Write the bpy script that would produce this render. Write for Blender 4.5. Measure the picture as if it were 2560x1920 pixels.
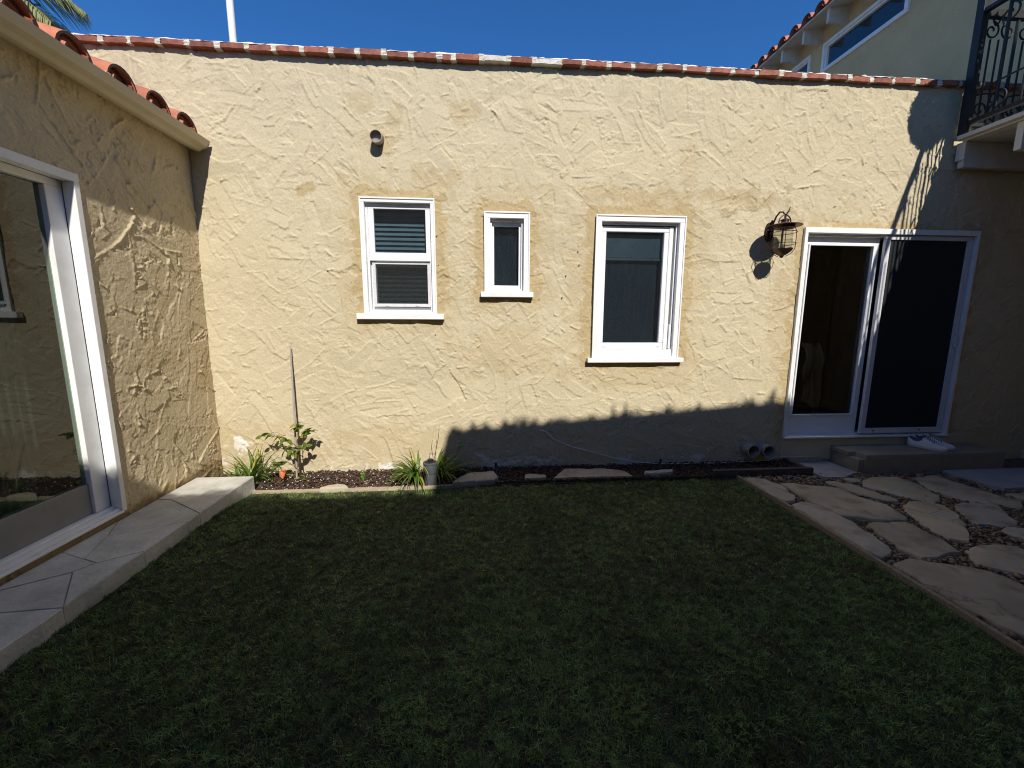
import bpy, bmesh, math, random
import numpy as np
from mathutils import Vector, Matrix

random.seed(7)
rng = np.random.default_rng(11)
scene = bpy.context.scene
for o in list(bpy.data.objects):
    bpy.data.objects.remove(o)

# ------------------------------------------------------------------ camera, sky, sun, exposure
H = 1.48            # eye height
D = 3.90            # back wall plane (Y)
XL = -2.42          # tiled wing wall plane (X)
XR = 6.0            # two storey house wall plane (X)
F_PX, PITCH, ROLL, YAW = 1024.71, 0.153357, 0.0037712, 0.0784612
cam_d = bpy.data.cameras.new('camera')
cam = bpy.data.objects.new('camera', cam_d)
scene.collection.objects.link(cam)
cy, sy, cp, sp = math.cos(YAW), math.sin(YAW), math.cos(PITCH), math.sin(PITCH)
fwd = Vector((sy * cp, cy * cp, -sp)); right = Vector((cy, -sy, 0)); up = right.cross(fwd)
r2 = math.cos(ROLL) * right + math.sin(ROLL) * up
u2 = -math.sin(ROLL) * right + math.cos(ROLL) * up
cam.matrix_world = Matrix(((r2.x, u2.x, -fwd.x, 0), (r2.y, u2.y, -fwd.y, 0), (r2.z, u2.z, -fwd.z, H), (0, 0, 0, 1)))
cam_d.sensor_fit = 'HORIZONTAL'; cam_d.sensor_width = 36.0
cam_d.lens = 36.0 * F_PX / 2560.0
cam_d.clip_start = 0.02; cam_d.clip_end = 1000.0
scene.camera = cam

SUN = Vector((0.227, -1.0, 0.86)).normalized()
world = bpy.data.worlds.new('World'); scene.world = world; world.use_nodes = True
wn = world.node_tree.nodes; wl = world.node_tree.links
wn.clear()
wout = wn.new('ShaderNodeOutputWorld'); wbg = wn.new('ShaderNodeBackground'); sky = wn.new('ShaderNodeTexSky')
sky.sky_type = 'NISHITA'; sky.sun_disc = False
sky.sun_elevation = math.asin(SUN.z)
sky.sun_rotation = math.atan2(SUN.x, SUN.y)
sky.air_density = 1.0; sky.dust_density = 0.0; sky.ozone_density = 10.0; sky.altitude = 2000
wbg.inputs['Strength'].default_value = 0.145
whs = wn.new('ShaderNodeHueSaturation'); whs.inputs['Saturation'].default_value = 1.11
wl.new(sky.outputs[0], whs.inputs['Color']); wl.new(whs.outputs[0], wbg.inputs[0]); wl.new(wbg.outputs[0], wout.inputs[0])
sun_d = bpy.data.lights.new('sun', 'SUN'); sun_d.energy = 5.0; sun_d.angle = math.radians(0.5); sun_d.color = (1.0, 0.945, 0.86)
sun = bpy.data.objects.new('sun', sun_d); scene.collection.objects.link(sun)
sun.rotation_euler = SUN.to_track_quat('Z', 'Y').to_euler(); sun.location = (3, -10, 12)
scene.view_settings.view_transform = 'Standard'; scene.view_settings.look = 'None'
scene.view_settings.gamma = 1.0; scene.view_settings.use_curve_mapping = False
scene.view_settings.exposure = 0.12
scene.render.engine = 'CYCLES'
scene.cycles.use_denoising = True
scene.cycles.blur_glossy = 0.5
scene.cycles.max_bounces = 8
scene.cycles.filter_width = 1.1
scene.cycles.denoising_prefilter = 'NONE'
scene.cycles.transparent_max_bounces = 16

# ------------------------------------------------------------------ materials
MATS = {}
def mat(name, a, b=None, rough=0.7, scale=8.0, detail=6.0, bump=0.0, bscale=60.0, spec=0.35, metal=0.0,
        stretch=(1, 1, 1), lo=0.35, hi=0.65, attr=None, sheen=0.0):
    m = bpy.data.materials.new(name); m.use_nodes = True
    n = m.node_tree.nodes; l = m.node_tree.links
    p = n['Principled BSDF']
    p.inputs['Roughness'].default_value = rough; p.inputs['Metallic'].default_value = metal
    p.inputs['Specular IOR Level'].default_value = spec
    tc = n.new('ShaderNodeTexCoord'); mp = n.new('ShaderNodeMapping'); mp.inputs['Scale'].default_value = stretch
    l.new(tc.outputs['Object'], mp.inputs[0])
    if b is None:
        b = tuple(c * 0.8 for c in a)
    nz = n.new('ShaderNodeTexNoise'); nz.inputs['Scale'].default_value = scale; nz.inputs['Detail'].default_value = detail
    nz.inputs['Roughness'].default_value = 0.62
    l.new(mp.outputs[0], nz.inputs['Vector'])
    rp = n.new('ShaderNodeValToRGB'); e = rp.color_ramp.elements
    e[0].position = lo; e[1].position = hi; e[0].color = (*a, 1); e[1].color = (*b, 1)
    l.new(nz.outputs['Fac'], rp.inputs[0])
    col = rp.outputs[0]
    # each piece a touch different
    oi = n.new('ShaderNodeObjectInfo'); hsv = n.new('ShaderNodeHueSaturation')
    mr = n.new('ShaderNodeMapRange'); mr.inputs['To Min'].default_value = 1 - 0.5 * MATVAR.get(name, 0.0); mr.inputs['To Max'].default_value = 1 + 0.5 * MATVAR.get(name, 0.0)
    l.new(oi.outputs['Random'], mr.inputs['Value']); l.new(mr.outputs[0], hsv.inputs['Value'])
    if attr:
        at = n.new('ShaderNodeAttribute'); at.attribute_name = attr
        mx = n.new('ShaderNodeMix'); mx.data_type = 'RGBA'; mx.blend_type = 'MULTIPLY'; mx.inputs[0].default_value = 1.0
        l.new(col, mx.inputs[6]); l.new(at.outputs['Color'], mx.inputs[7]); col = mx.outputs[2]
    l.new(col, hsv.inputs['Color']); l.new(hsv.outputs[0], p.inputs['Base Color'])
    if bump:
        bn = n.new('ShaderNodeTexNoise'); bn.inputs['Scale'].default_value = bscale; bn.inputs['Detail'].default_value = 5
        l.new(mp.outputs[0], bn.inputs['Vector'])
        bp = n.new('ShaderNodeBump'); bp.inputs['Strength'].default_value = bump; bp.inputs['Distance'].default_value = 0.01
        l.new(bn.outputs['Fac'], bp.inputs['Height']); l.new(bp.outputs[0], p.inputs['Normal'])
    MATS[name] = m
    return m
MATVAR = dict(brick=0.5, stone=0.35, slab=0.14, tile=0.3, leaf=0.4, lily=0.35, bedstone=0.3)

def stucco_mat(name, a, b, patch, bump=0.35):
    m = bpy.data.materials.new(name); m.use_nodes = True
    n = m.node_tree.nodes; l = m.node_tree.links; p = n['Principled BSDF']
    p.inputs['Roughness'].default_value = 0.92; p.inputs['Specular IOR Level'].default_value = 0.12
    tc = n.new('ShaderNodeTexCoord')
    nz = n.new('ShaderNodeTexNoise'); nz.inputs['Scale'].default_value = 2.3; nz.inputs['Detail'].default_value = 8; nz.inputs['Roughness'].default_value = 0.65
    l.new(tc.outputs['Object'], nz.inputs['Vector'])
    rp = n.new('ShaderNodeValToRGB'); e = rp.color_ramp.elements
    e[0].position = 0.3; e[1].position = 0.7; e[0].color = (*a, 1); e[1].color = (*b, 1)
    l.new(nz.outputs['Fac'], rp.inputs[0])
    at = n.new('ShaderNodeAttribute'); at.attribute_name = 'wear'
    sx = n.new('ShaderNodeSeparateColor'); l.new(at.outputs['Color'], sx.inputs[0])
    def mixc(col, fac, c):
        mx = n.new('ShaderNodeMix'); mx.data_type = 'RGBA'
        l.new(fac, mx.inputs[0]); l.new(col, mx.inputs[6]); mx.inputs[7].default_value = (*c, 1)
        return mx.outputs[2]
    col = mixc(rp.outputs[0], sx.outputs[0], patch)            # older darker paint round the windows
    col = mixc(col, sx.outputs[1], (0.72, 0.70, 0.66))        # lime bloom near the soil
    col = mixc(col, sx.outputs[2], tuple(c * 0.45 for c in patch))  # grime
    # fine speckle
    n2 = n.new('ShaderNodeTexNoise'); n2.inputs['Scale'].default_value = 90; n2.inputs['Detail'].default_value = 3
    l.new(tc.outputs['Object'], n2.inputs['Vector'])
    mr = n.new('ShaderNodeMapRange'); mr.inputs['From Min'].default_value = 0.3; mr.inputs['From Max'].default_value = 0.7
    mr.inputs['To Min'].default_value = 0.9; mr.inputs['To Max'].default_value = 1.06
    l.new(n2.outputs['Fac'], mr.inputs['Value'])
    hs = n.new('ShaderNodeHueSaturation'); l.new(mr.outputs[0], hs.inputs['Value']); l.new(col, hs.inputs['Color'])
    l.new(hs.outputs[0], p.inputs['Base Color'])
    n3 = n.new('ShaderNodeTexNoise'); n3.inputs['Scale'].default_value = 75; n3.inputs['Detail'].default_value = 6; n3.inputs['Roughness'].default_value = 0.7
    l.new(tc.outputs['Object'], n3.inputs['Vector'])
    bp = n.new('ShaderNodeBump'); bp.inputs['Strength'].default_value = bump; bp.inputs['Distance'].default_value = 0.013
    l.new(n3.outputs['Fac'], bp.inputs['Height']); l.new(bp.outputs[0], p.inputs['Normal'])
    MATS[name] = m
    return m

def glass_mat(name, tint=(0.75, 0.8, 0.78), refl=1.6, rough=0.008, streak=0.0):
    m = bpy.data.materials.new(name); m.use_nodes = True
    n = m.node_tree.nodes; l = m.node_tree.links; n.clear()
    out = n.new('ShaderNodeOutputMaterial'); mx = n.new('ShaderNodeMixShader')
    tr = n.new('ShaderNodeBsdfTransparent'); tr.inputs[0].default_value = (*tint, 1)
    gl = n.new('ShaderNodeBsdfGlossy'); gl.inputs['Roughness'].default_value = rough; gl.inputs[0].default_value = (0.95, 0.98, 1, 1)
    fr = n.new('ShaderNodeFresnel'); fr.inputs['IOR'].default_value = 1.5
    mt = n.new('ShaderNodeMath'); mt.operation = 'MULTIPLY'; mt.inputs[1].default_value = refl; mt.use_clamp = True
    ge = n.new('ShaderNodeNewGeometry'); fm = n.new('ShaderNodeMath'); fm.operation = 'SUBTRACT'; fm.inputs[0].default_value = 1.0
    l.new(ge.outputs['Backfacing'], fm.inputs[1]); m3 = n.new('ShaderNodeMath'); m3.operation = 'MULTIPLY'
    l.new(fr.outputs[0], mt.inputs[0]); l.new(mt.outputs[0], m3.inputs[0]); l.new(fm.outputs[0], m3.inputs[1]); l.new(m3.outputs[0], mx.inputs[0])   # reflect once, at the outer face
    last = tr.outputs[0]
    if streak:     # faint film of dust on the outside of the glass
        tc = n.new('ShaderNodeTexCoord'); mp = n.new('ShaderNodeMapping'); mp.inputs['Scale'].default_value = (14, 14, 1.5)
        nz = n.new('ShaderNodeTexNoise'); nz.inputs['Scale'].default_value = 3; nz.inputs['Detail'].default_value = 6
        l.new(tc.outputs['Object'], mp.inputs[0]); l.new(mp.outputs[0], nz.inputs['Vector'])
        mm = n.new('ShaderNodeMath'); mm.operation = 'MULTIPLY'; mm.inputs[1].default_value = streak
        l.new(nz.outputs['Fac'], mm.inputs[0])
        df = n.new('ShaderNodeBsdfDiffuse'); df.inputs[0].default_value = (0.5, 0.56, 0.62, 1)
        m2 = n.new('ShaderNodeMixShader'); l.new(mm.outputs[0], m2.inputs[0]); l.new(last, m2.inputs[1]); l.new(df.outputs[0], m2.inputs[2]); last = m2.outputs[0]
    l.new(last, mx.inputs[1]); l.new(gl.outputs[0], mx.inputs[2]); l.new(mx.outputs[0], out.inputs[0])
    MATS[name] = m
    return m

def leaf_mat(name, a, b, attr=None, trans=0.35, rough=0.45, scale=25.0):
    m = mat(name, a, b, rough=rough, scale=scale, spec=0.4, attr=attr)
    n = m.node_tree.nodes; l = m.node_tree.links; p = n['Principled BSDF']
    tl = n.new('ShaderNodeBsdfTranslucent'); mx = n.new('ShaderNodeMixShader'); mx.inputs[0].default_value = trans
    src = p.inputs['Base Color'].links[0].from_socket
    l.new(src, tl.inputs[0]); l.new(p.outputs[0], mx.inputs[1]); l.new(tl.outputs[0], mx.inputs[2])
    l.new(mx.outputs[0], n['Material Output'].inputs[0])
    return m

STUC = stucco_mat('stucco', (0.568, 0.494, 0.338), (0.522, 0.45, 0.302), (0.445, 0.345, 0.185))
STUC_L = stucco_mat('stucco_side', (0.60, 0.50, 0.325), (0.54, 0.445, 0.285), (0.46, 0.34, 0.18), 0.45)
STUC_U = stucco_mat('stucco_smooth', (0.64, 0.475, 0.265), (0.56, 0.41, 0.225), (0.4, 0.3, 0.16), 0.25)
WHITE = mat('white_paint', (0.80, 0.80, 0.79), (0.66, 0.65, 0.62), rough=0.45, scale=7, lo=.45, hi=.85, bump=0.04, bscale=40)
WHITE_V = mat('white_vinyl', (0.78, 0.79, 0.80), (0.74, 0.75, 0.76), rough=0.33, scale=3)
GREYW = mat('screen_frame', (0.66, 0.66, 0.67), (0.58, 0.58, 0.60), rough=0.4, scale=30)
RAILM = mat('rail_grey', (0.27, 0.265, 0.25), (0.22, 0.215, 0.205), rough=0.5, scale=4)  # even grey of the bottom rail, darker than the white door frame
CREAM = mat('cream_paint', (0.60, 0.53, 0.38), (0.55, 0.48, 0.34), rough=0.5, scale=5, bump=0.05)
BALW = mat('balcony_paint', (0.64, 0.61, 0.55), (0.56, 0.53, 0.47), rough=0.6, scale=7, bump=0.06)
BRICK = mat('brick', (0.33, 0.125, 0.082), (0.19, 0.075, 0.055), rough=0.9, scale=18, bump=0.5, bscale=70)
BRICKW = mat('brick_mortared', (0.62, 0.60, 0.54), (0.42, 0.25, 0.18), rough=0.9, scale=14, bump=0.5, bscale=70, lo=0.5, hi=0.7)
MORTAR = mat('mortar', (0.66, 0.63, 0.55), (0.5, 0.47, 0.40), rough=0.95, scale=30, bump=0.6, bscale=80)
CAPW = mat('roof_coating', (0.80, 0.80, 0.78), (0.7, 0.7, 0.68), rough=0.7, scale=20, bump=0.4)
TILE = mat('tile', (0.52, 0.195, 0.115), (0.36, 0.13, 0.08), rough=0.85, scale=9, bump=0.25, bscale=90, lo=0.3, hi=0.75)
SLAB = mat('slab', (0.58, 0.565, 0.51), (0.42, 0.41, 0.365), rough=0.85, scale=6, bump=0.35, bscale=45)
def stone_mat(name, a, b, c):
    m = mat(name, a, b, rough=0.82, scale=2.6, bump=0.5, bscale=22, detail=10, lo=0.3, hi=0.7)
    n = m.node_tree.nodes; l = m.node_tree.links; p = n['Principled BSDF']
    src = p.inputs['Base Color'].links[0].from_socket
    tc = n.new('ShaderNodeTexCoord')
    n1 = n.new('ShaderNodeTexNoise'); n1.inputs['Scale'].default_value = 7; n1.inputs['Detail'].default_value = 8
    l.new(tc.outputs['Object'], n1.inputs['Vector'])
    r1 = n.new('ShaderNodeValToRGB'); r1.color_ramp.elements[0].position = .5; r1.color_ramp.elements[1].position = .68
    l.new(n1.outputs['Fac'], r1.inputs[0])
    mx = n.new('ShaderNodeMix'); mx.data_type = 'RGBA'; l.new(r1.outputs[0], mx.inputs[0]); l.new(src, mx.inputs[6]); mx.inputs[7].default_value = (*c, 1)
    # a few hairline cracks
    wp = n.new('ShaderNodeTexNoise'); wp.inputs['Scale'].default_value = 4; wp.inputs['Detail'].default_value = 6
    l.new(tc.outputs['Object'], wp.inputs['Vector'])
    vm = n.new('ShaderNodeMix'); vm.data_type = 'VECTOR'; vm.inputs[0].default_value = .35
    l.new(tc.outputs['Object'], vm.inputs[4]); l.new(wp.outputs['Color'], vm.inputs[5])
    vo = n.new('ShaderNodeTexVoronoi'); vo.feature = 'DISTANCE_TO_EDGE'; vo.inputs['Scale'].default_value = 1.3
    l.new(vm.outputs[1], vo.inputs['Vector'])
    cr = n.new('ShaderNodeMapRange'); cr.inputs['From Min'].default_value = 0.0; cr.inputs['From Max'].default_value = .008; cr.inputs['To Min'].default_value = .6; cr.inputs['To Max'].default_value = 1
    l.new(vo.outputs['Distance'], cr.inputs['Value'])
    m2 = n.new('ShaderNodeMix'); m2.data_type = 'RGBA'; m2.blend_type = 'MULTIPLY'; m2.inputs[0].default_value = 1
    l.new(mx.outputs[2], m2.inputs[6]); l.new(cr.outputs[0], m2.inputs[7]); l.new(m2.outputs[2], p.inputs['Base Color'])
    return m
STONE = stone_mat('stone', (0.50, 0.41, 0.285), (0.30, 0.25, 0.185), (0.24, 0.19, 0.13))
STONE_T = stone_mat('stone_tan', (0.54, 0.45, 0.29), (0.33, 0.26, 0.165), (0.40, 0.375, 0.32))
STONE_G = stone_mat('stone_grey', (0.47, 0.40, 0.305), (0.33, 0.285, 0.225), (0.25, 0.21, 0.16))
BEDST = mat('bedstone', (0.50, 0.40, 0.29), (0.36, 0.28, 0.2), rough=0.85, scale=9, bump=0.5, bscale=25)
CONC = mat('concrete', (0.36, 0.35, 0.33), (0.28, 0.27, 0.255), rough=0.9, scale=9, bump=0.3, bscale=90)
CONC_B = mat('concrete_bluish', (0.34, 0.365, 0.39), (0.28, 0.30, 0.33), rough=0.9, scale=6, bump=0.2, bscale=110)
STEPM = mat('step_paint', (0.30, 0.265, 0.20), (0.235, 0.205, 0.15), rough=0.8, scale=6, bump=0.2, bscale=60)
GRAVEL = mat('gravel', (0.85, 0.8, 0.75), (0.55, 0.5, 0.45), rough=0.75, scale=30, attr='tone')
GRAVB = mat('gravel_bed', (0.20, 0.155, 0.11), (0.09, 0.07, 0.05), rough=1.0, scale=40, bump=0.6)
SOIL = mat('soil', (0.075, 0.05, 0.035), (0.035, 0.024, 0.018), rough=1.0, scale=25, bump=0.8, bscale=60)
TURF = mat('turf_soil', (0.06, 0.055, 0.028), (0.03, 0.034, 0.016), rough=1.0, scale=30, bump=0.8, bscale=120)
MULCH = mat('mulch', (1, 1, 1), (0.7, 0.7, 0.7), rough=0.95, scale=40, attr='tone')
GRASS = leaf_mat('grass_blade', (1, 1, 1), (0.8, 0.8, 0.8), attr='tone', trans=0.3, rough=0.5, scale=5)
WOOD = mat('weathered_wood', (0.34, 0.28, 0.20), (0.2, 0.16, 0.11), rough=0.9, scale=6, stretch=(1, 12, 12), bump=0.4)
WOODP = mat('bleached_board', (0.50, 0.42, 0.30), (0.36, 0.29, 0.2), rough=0.9, scale=6, stretch=(1, 12, 12), bump=0.4)
WOODD = mat('dark_timber', (0.13, 0.105, 0.08), (0.06, 0.05, 0.04), rough=0.95, scale=5, stretch=(1, 10, 10), bump=0.5)
STAKE = mat('stake_wood', (0.44, 0.38, 0.34), (0.3, 0.26, 0.24), rough=0.85, scale=9, stretch=(8, 8, 0.7), bump=0.3)
IRON = mat('black_iron', (0.022, 0.024, 0.026), (0.014, 0.015, 0.016), rough=0.55, scale=30, spec=0.4)
COPPER = mat('aged_copper', (0.15, 0.085, 0.065), (0.075, 0.05, 0.045), rough=0.42, scale=35, metal=0.75, spec=0.5)
COPPERD = mat('dark_bronze', (0.05, 0.035, 0.03), (0.03, 0.022, 0.02), rough=0.45, scale=30, metal=0.5)
PLAST = mat('grey_plastic', (0.085, 0.092, 0.10), (0.06, 0.065, 0.07), rough=0.5, scale=14)
PLASTB = mat('black_plastic', (0.02, 0.02, 0.021), (0.013, 0.013, 0.014), rough=0.45, scale=14)
PIPE = mat('pipe_clay', (0.36, 0.35, 0.31), (0.25, 0.24, 0.21), rough=0.8, scale=20, bump=0.2)
DARK = mat('dark_inside', (0.012, 0.011, 0.010), (0.008, 0.008, 0.008), rough=0.9)
ROOM = mat('room_plaster', (0.22, 0.20, 0.165), (0.18, 0.165, 0.135), rough=0.9, scale=3)
BLIND = mat('blind_slats', (0.40, 0.42, 0.41), (0.34, 0.36, 0.355), rough=0.55, scale=6)
BACKING = mat('dark_backing_navy', (0.038, 0.041, 0.052), (0.028, 0.031, 0.04), rough=0.8, scale=3)  # navy tone of the sheets added behind panes to darken them
SHADE_L = mat('roller_cloth', (0.2, 0.21, 0.22), (0.14, 0.15, 0.16), rough=0.8, scale=4)
CURT = mat('curtain_cloth', (0.125, 0.145, 0.115), (0.09, 0.108, 0.085), rough=0.85, scale=3, stretch=(1, 14, 0.4))
GLASS = glass_mat('window_glass', (0.60, 0.69, 0.73), 1.8, streak=0.02)
GLASS_D = glass_mat('door_glass', (0.50, 0.52, 0.50), 1.9)
GLASS_L = glass_mat('lantern_glass', (0.93, 0.92, 0.88), 0.9, rough=0.03, streak=0.06)
SHOE = mat('shoe_leather', (0.72, 0.71, 0.70), (0.64, 0.63, 0.62), rough=0.55, scale=9, bump=0.05)
SHOES = mat('shoe_rubber', (0.60, 0.585, 0.56), (0.5, 0.485, 0.46), rough=0.7, scale=14)
SHOEG = mat('shoe_lining', (0.16, 0.17, 0.17), (0.11, 0.12, 0.12), rough=0.9, scale=20)
LEAF = leaf_mat('leaf', (0.10, 0.17, 0.025), (0.16, 0.21, 0.035), trans=0.3)
LEAFO = leaf_mat('leaf_orange', (0.75, 0.16, 0.02), (0.6, 0.11, 0.015), trans=0.4)
LEAFD = mat('leaf_dry', (0.34, 0.20, 0.10), (0.22, 0.12, 0.06), rough=0.8, scale=30)
LILY = leaf_mat('lily', (0.075, 0.16, 0.018), (0.13, 0.20, 0.03), trans=0.25)
STEM = mat('woody_stem', (0.14, 0.095, 0.06), (0.09, 0.06, 0.04), rough=0.8, scale=30)
HEDGE = leaf_mat('hedge_leaf', (0.05, 0.085, 0.02), (0.085, 0.12, 0.03), trans=0.2, scale=2)
PALM = leaf_mat('palm_leaf', (0.27, 0.29, 0.10), (0.38, 0.37, 0.18), trans=0.3, scale=8)
PALMD = leaf_mat('palm_leaf_dark', (0.02, 0.032, 0.012), (0.035, 0.045, 0.018), trans=0.15, scale=8)
BARK = mat('palm_bark', (0.2, 0.15, 0.1), (0.12, 0.09, 0.06), rough=0.95, scale=12, bump=0.5)
CLOTH = mat('blanket_cloth', (0.08, 0.078, 0.075), (0.035, 0.035, 0.035), rough=0.9, scale=3, stretch=(25, 1, 1), lo=0.47, hi=0.53)
def screen_mat():
    m = bpy.data.materials.new('fine_screen'); m.use_nodes = True
    n = m.node_tree.nodes; l = m.node_tree.links; n.clear()
    out = n.new('ShaderNodeOutputMaterial'); mx = n.new('ShaderNodeMixShader'); mx.inputs[0].default_value = 0.42
    tr = n.new('ShaderNodeBsdfTransparent'); df = n.new('ShaderNodeBsdfDiffuse'); df.inputs[0].default_value = (0.035, 0.038, 0.036, 1)
    l.new(tr.outputs[0], mx.inputs[1]); l.new(df.outputs[0], mx.inputs[2]); l.new(mx.outputs[0], out.inputs[0])
    return m
SCREENF = screen_mat()
SCREENM = mat('insect_mesh', (0.014, 0.018, 0.022), (0.010, 0.013, 0.016), rough=0.6, scale=60)

# ------------------------------------------------------------------ helpers
COL = scene.collection
ORI = {}
def origin(o):
    return ORI.get(o.name, Vector((0, 0, 0))) if o else Vector((0, 0, 0))
def thing(name, loc, label, cat, group=None):
    o = bpy.data.objects.new(name, None); COL.objects.link(o); o.location = loc; o.empty_display_size = 0.1
    o['label'] = label; o['category'] = cat
    if group: o['group'] = group
    ORI[o.name] = Vector(loc)
    return o
def tag(o, label, cat, group=None):
    o['label'] = label; o['category'] = cat
    if group: o['group'] = group
    return o
def link(name, me, parent=None, base=None, kind=None):
    o = bpy.data.objects.new(name, me); COL.objects.link(o)
    if parent:
        o.parent = parent
        ORI[o.name] = origin(parent)
    elif base is not None:
        o.location = base; ORI[o.name] = Vector(base)
    if kind: o['kind'] = kind
    return o
def npmesh(name, verts, faces, m, parent=None, smooth=False, kind=None, tone=None, base=None):
    """verts (n,3) array in world space, faces list or (k,3|4) array"""
    off = origin(parent) if parent else (Vector(base) if base is not None else Vector((0, 0, 0)))
    v = np.asarray(verts, dtype=np.float32).reshape(-1, 3) - np.array(off, dtype=np.float32)
    me = bpy.data.meshes.new(name)
    if isinstance(faces, np.ndarray):
        k, w = faces.shape
        me.vertices.add(len(v)); me.vertices.foreach_set('co', v.ravel())
        me.loops.add(k * w); me.loops.foreach_set('vertex_index', faces.astype(np.int32).ravel())
        me.polygons.add(k); me.polygons.foreach_set('loop_start', np.arange(0, k * w, w, dtype=np.int32))
        me.polygons.foreach_set('loop_total', np.full(k, w, dtype=np.int32))
        me.update(calc_edges=True)
    else:
        me.from_pydata(v.tolist(), [], faces)
    if smooth:
        me.polygons.foreach_set('use_smooth', np.ones(len(me.polygons), dtype=bool))
    if tone is not None:
        at = me.color_attributes.new('tone', 'FLOAT_COLOR', 'POINT')
        at.data.foreach_set('color', np.asarray(tone, dtype=np.float32).ravel())
    if m: me.materials.append(m)
    me.update()
    return link(name, me, parent, base, kind)

class MB:
    def __init__(s): s.v = []; s.f = []
    def add(s, vs, fs):
        b = len(s.v); s.v += [tuple(p) for p in vs]; s.f += [tuple(b + i for i in f) for f in fs]; return s
    def box(s, x0, x1, y0, y1, z0, z1):
        return s.add([(x0, y0, z0), (x1, y0, z0), (x1, y1, z0), (x0, y1, z0), (x0, y0, z1), (x1, y0, z1), (x1, y1, z1), (x0, y1, z1)],
                     [(0, 3, 2, 1), (4, 5, 6, 7), (0, 1, 5, 4), (1, 2, 6, 5), (2, 3, 7, 6), (3, 0, 4, 7)])
    def prism(s, poly, z0, z1):          # poly in XY, z extrude
        n = len(poly)
        vs = [(x, y, z0) for x, y in poly] + [(x, y, z1) for x, y in poly]
        fs = [tuple(range(n - 1, -1, -1)), tuple(range(n, 2 * n))] + [(i, (i + 1) % n, n + (i + 1) % n, n + i) for i in range(n)]
        return s.add(vs, fs)
    def sweep(s, prof, a, b, axis):      # closed profile of 2-tuples extruded along an axis from a to b
        n = len(prof)
        def P(q, t):
            return {'x': (t, q[0], q[1]), 'y': (q[0], t, q[1]), 'z': (q[0], q[1], t)}[axis]
        vs = [P(q, a) for q in prof] + [P(q, b) for q in prof]
        fs = [tuple(range(n - 1, -1, -1)), tuple(range(n, 2 * n))] + [(i, (i + 1) % n, n + (i + 1) % n, n + i) for i in range(n)]
        return s.add(vs, fs)
    def tube(s, pts, r, seg=8, cap=True):
        pts = [Vector(p) for p in pts]; n = len(pts)
        rr = r if isinstance(r, (list, tuple)) else [r] * n
        vs = []; prev = None
        for i, p in enumerate(pts):
            t = (pts[min(i + 1, n - 1)] - pts[max(i - 1, 0)]).normalized()
            if prev is None:
                u = t.cross(Vector((0, 0, 1)))
                if u.length < 1e-3: u = t.cross(Vector((0, 1, 0)))
            else:
                u = prev - t * prev.dot(t)
            u.normalize(); prev = u; w = t.cross(u)
            for k in range(seg):
                a = 2 * math.pi * k / seg
                vs.append(p + (u * math.cos(a) + w * math.sin(a)) * rr[i])
        fs = [(i * seg + k, i * seg + (k + 1) % seg, (i + 1) * seg + (k + 1) % seg, (i + 1) * seg + k) for i in range(n - 1) for k in range(seg)]
        if cap: fs += [tuple(range(seg - 1, -1, -1)), tuple(range((n - 1) * seg, n * seg))]
        return s.add(vs, fs)
    def lathe(s, prof, c, seg=24, closed=False):   # prof (r,z) about vertical axis through c
        n = len(prof); vs = []
        for r, z in prof:
            for k in range(seg):
                a = 2 * math.pi * k / seg
                vs.append((c[0] + r * math.cos(a), c[1] + r * math.sin(a), c[2] + z))
        m = n if closed else n - 1
        fs = [(i * seg + k, i * seg + (k + 1) % seg, ((i + 1) % n) * seg + (k + 1) % seg, ((i + 1) % n) * seg + k) for i in range(m) for k in range(seg)]
        if not closed: fs += [tuple(range(seg - 1, -1, -1)), tuple(range((n - 1) * seg, n * seg))]
        return s.add(vs, fs)
    def ring(s, c, R, r, seg=28, ms=6):
        return s.lathe([(R + r * math.cos(2 * math.pi * i / ms), r * math.sin(2 * math.pi * i / ms)) for i in range(ms)], c, seg, True)
    def frame_y(s, x0, x1, z0, z1, w, y0, y1, wt=None, wb=None):   # rectangular frame in an XZ plane (depth along Y), butted pieces
        wt = w if wt is None else wt; wb = w if wb is None else wb
        s.box(x0, x0 + w, y0, y1, z0 + wb, z1 - wt); s.box(x1 - w, x1, y0, y1, z0 + wb, z1 - wt)
        if wt: s.box(x0, x1, y0, y1, z1 - wt, z1)
        if wb: s.box(x0, x1, y0, y1, z0, z0 + wb)
        return s
    def frame_x(s, y0, y1, z0, z1, w, x0, x1, wt=None, wb=None):
        wt = w if wt is None else wt; wb = w if wb is None else wb
        s.box(x0, x1, y0, y0 + w, z0 + wb, z1 - wt); s.box(x0, x1, y1 - w, y1, z0 + wb, z1 - wt)
        if wt: s.box(x0, x1, y0, y1, z1 - wt, z1)
        if wb: s.box(x0, x1, y0, y1, z0, z0 + wb)
        return s
    def build(s, name, m, parent=None, smooth=False, bevel=0.0, kind=None, base=None, seg=2):
        o = npmesh(name, s.v, s.f, m, parent, False, kind, None, base)
        if smooth:
            try: o.data.shade_smooth()
            except Exception: o.data.polygons.foreach_set('use_smooth', np.ones(len(o.data.polygons), dtype=bool))
            if smooth == 'auto':
                b = bmesh.new(); b.from_mesh(o.data)
                for e in b.edges:
                    if len(e.link_faces) == 2 and e.calc_face_angle(0) > math.radians(40): e.smooth = False
                b.to_mesh(o.data); b.free()
        if bevel:
            md = o.modifiers.new('bevel', 'BEVEL'); md.width = bevel; md.segments = seg; md.limit_method = 'ANGLE'
        return o

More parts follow.
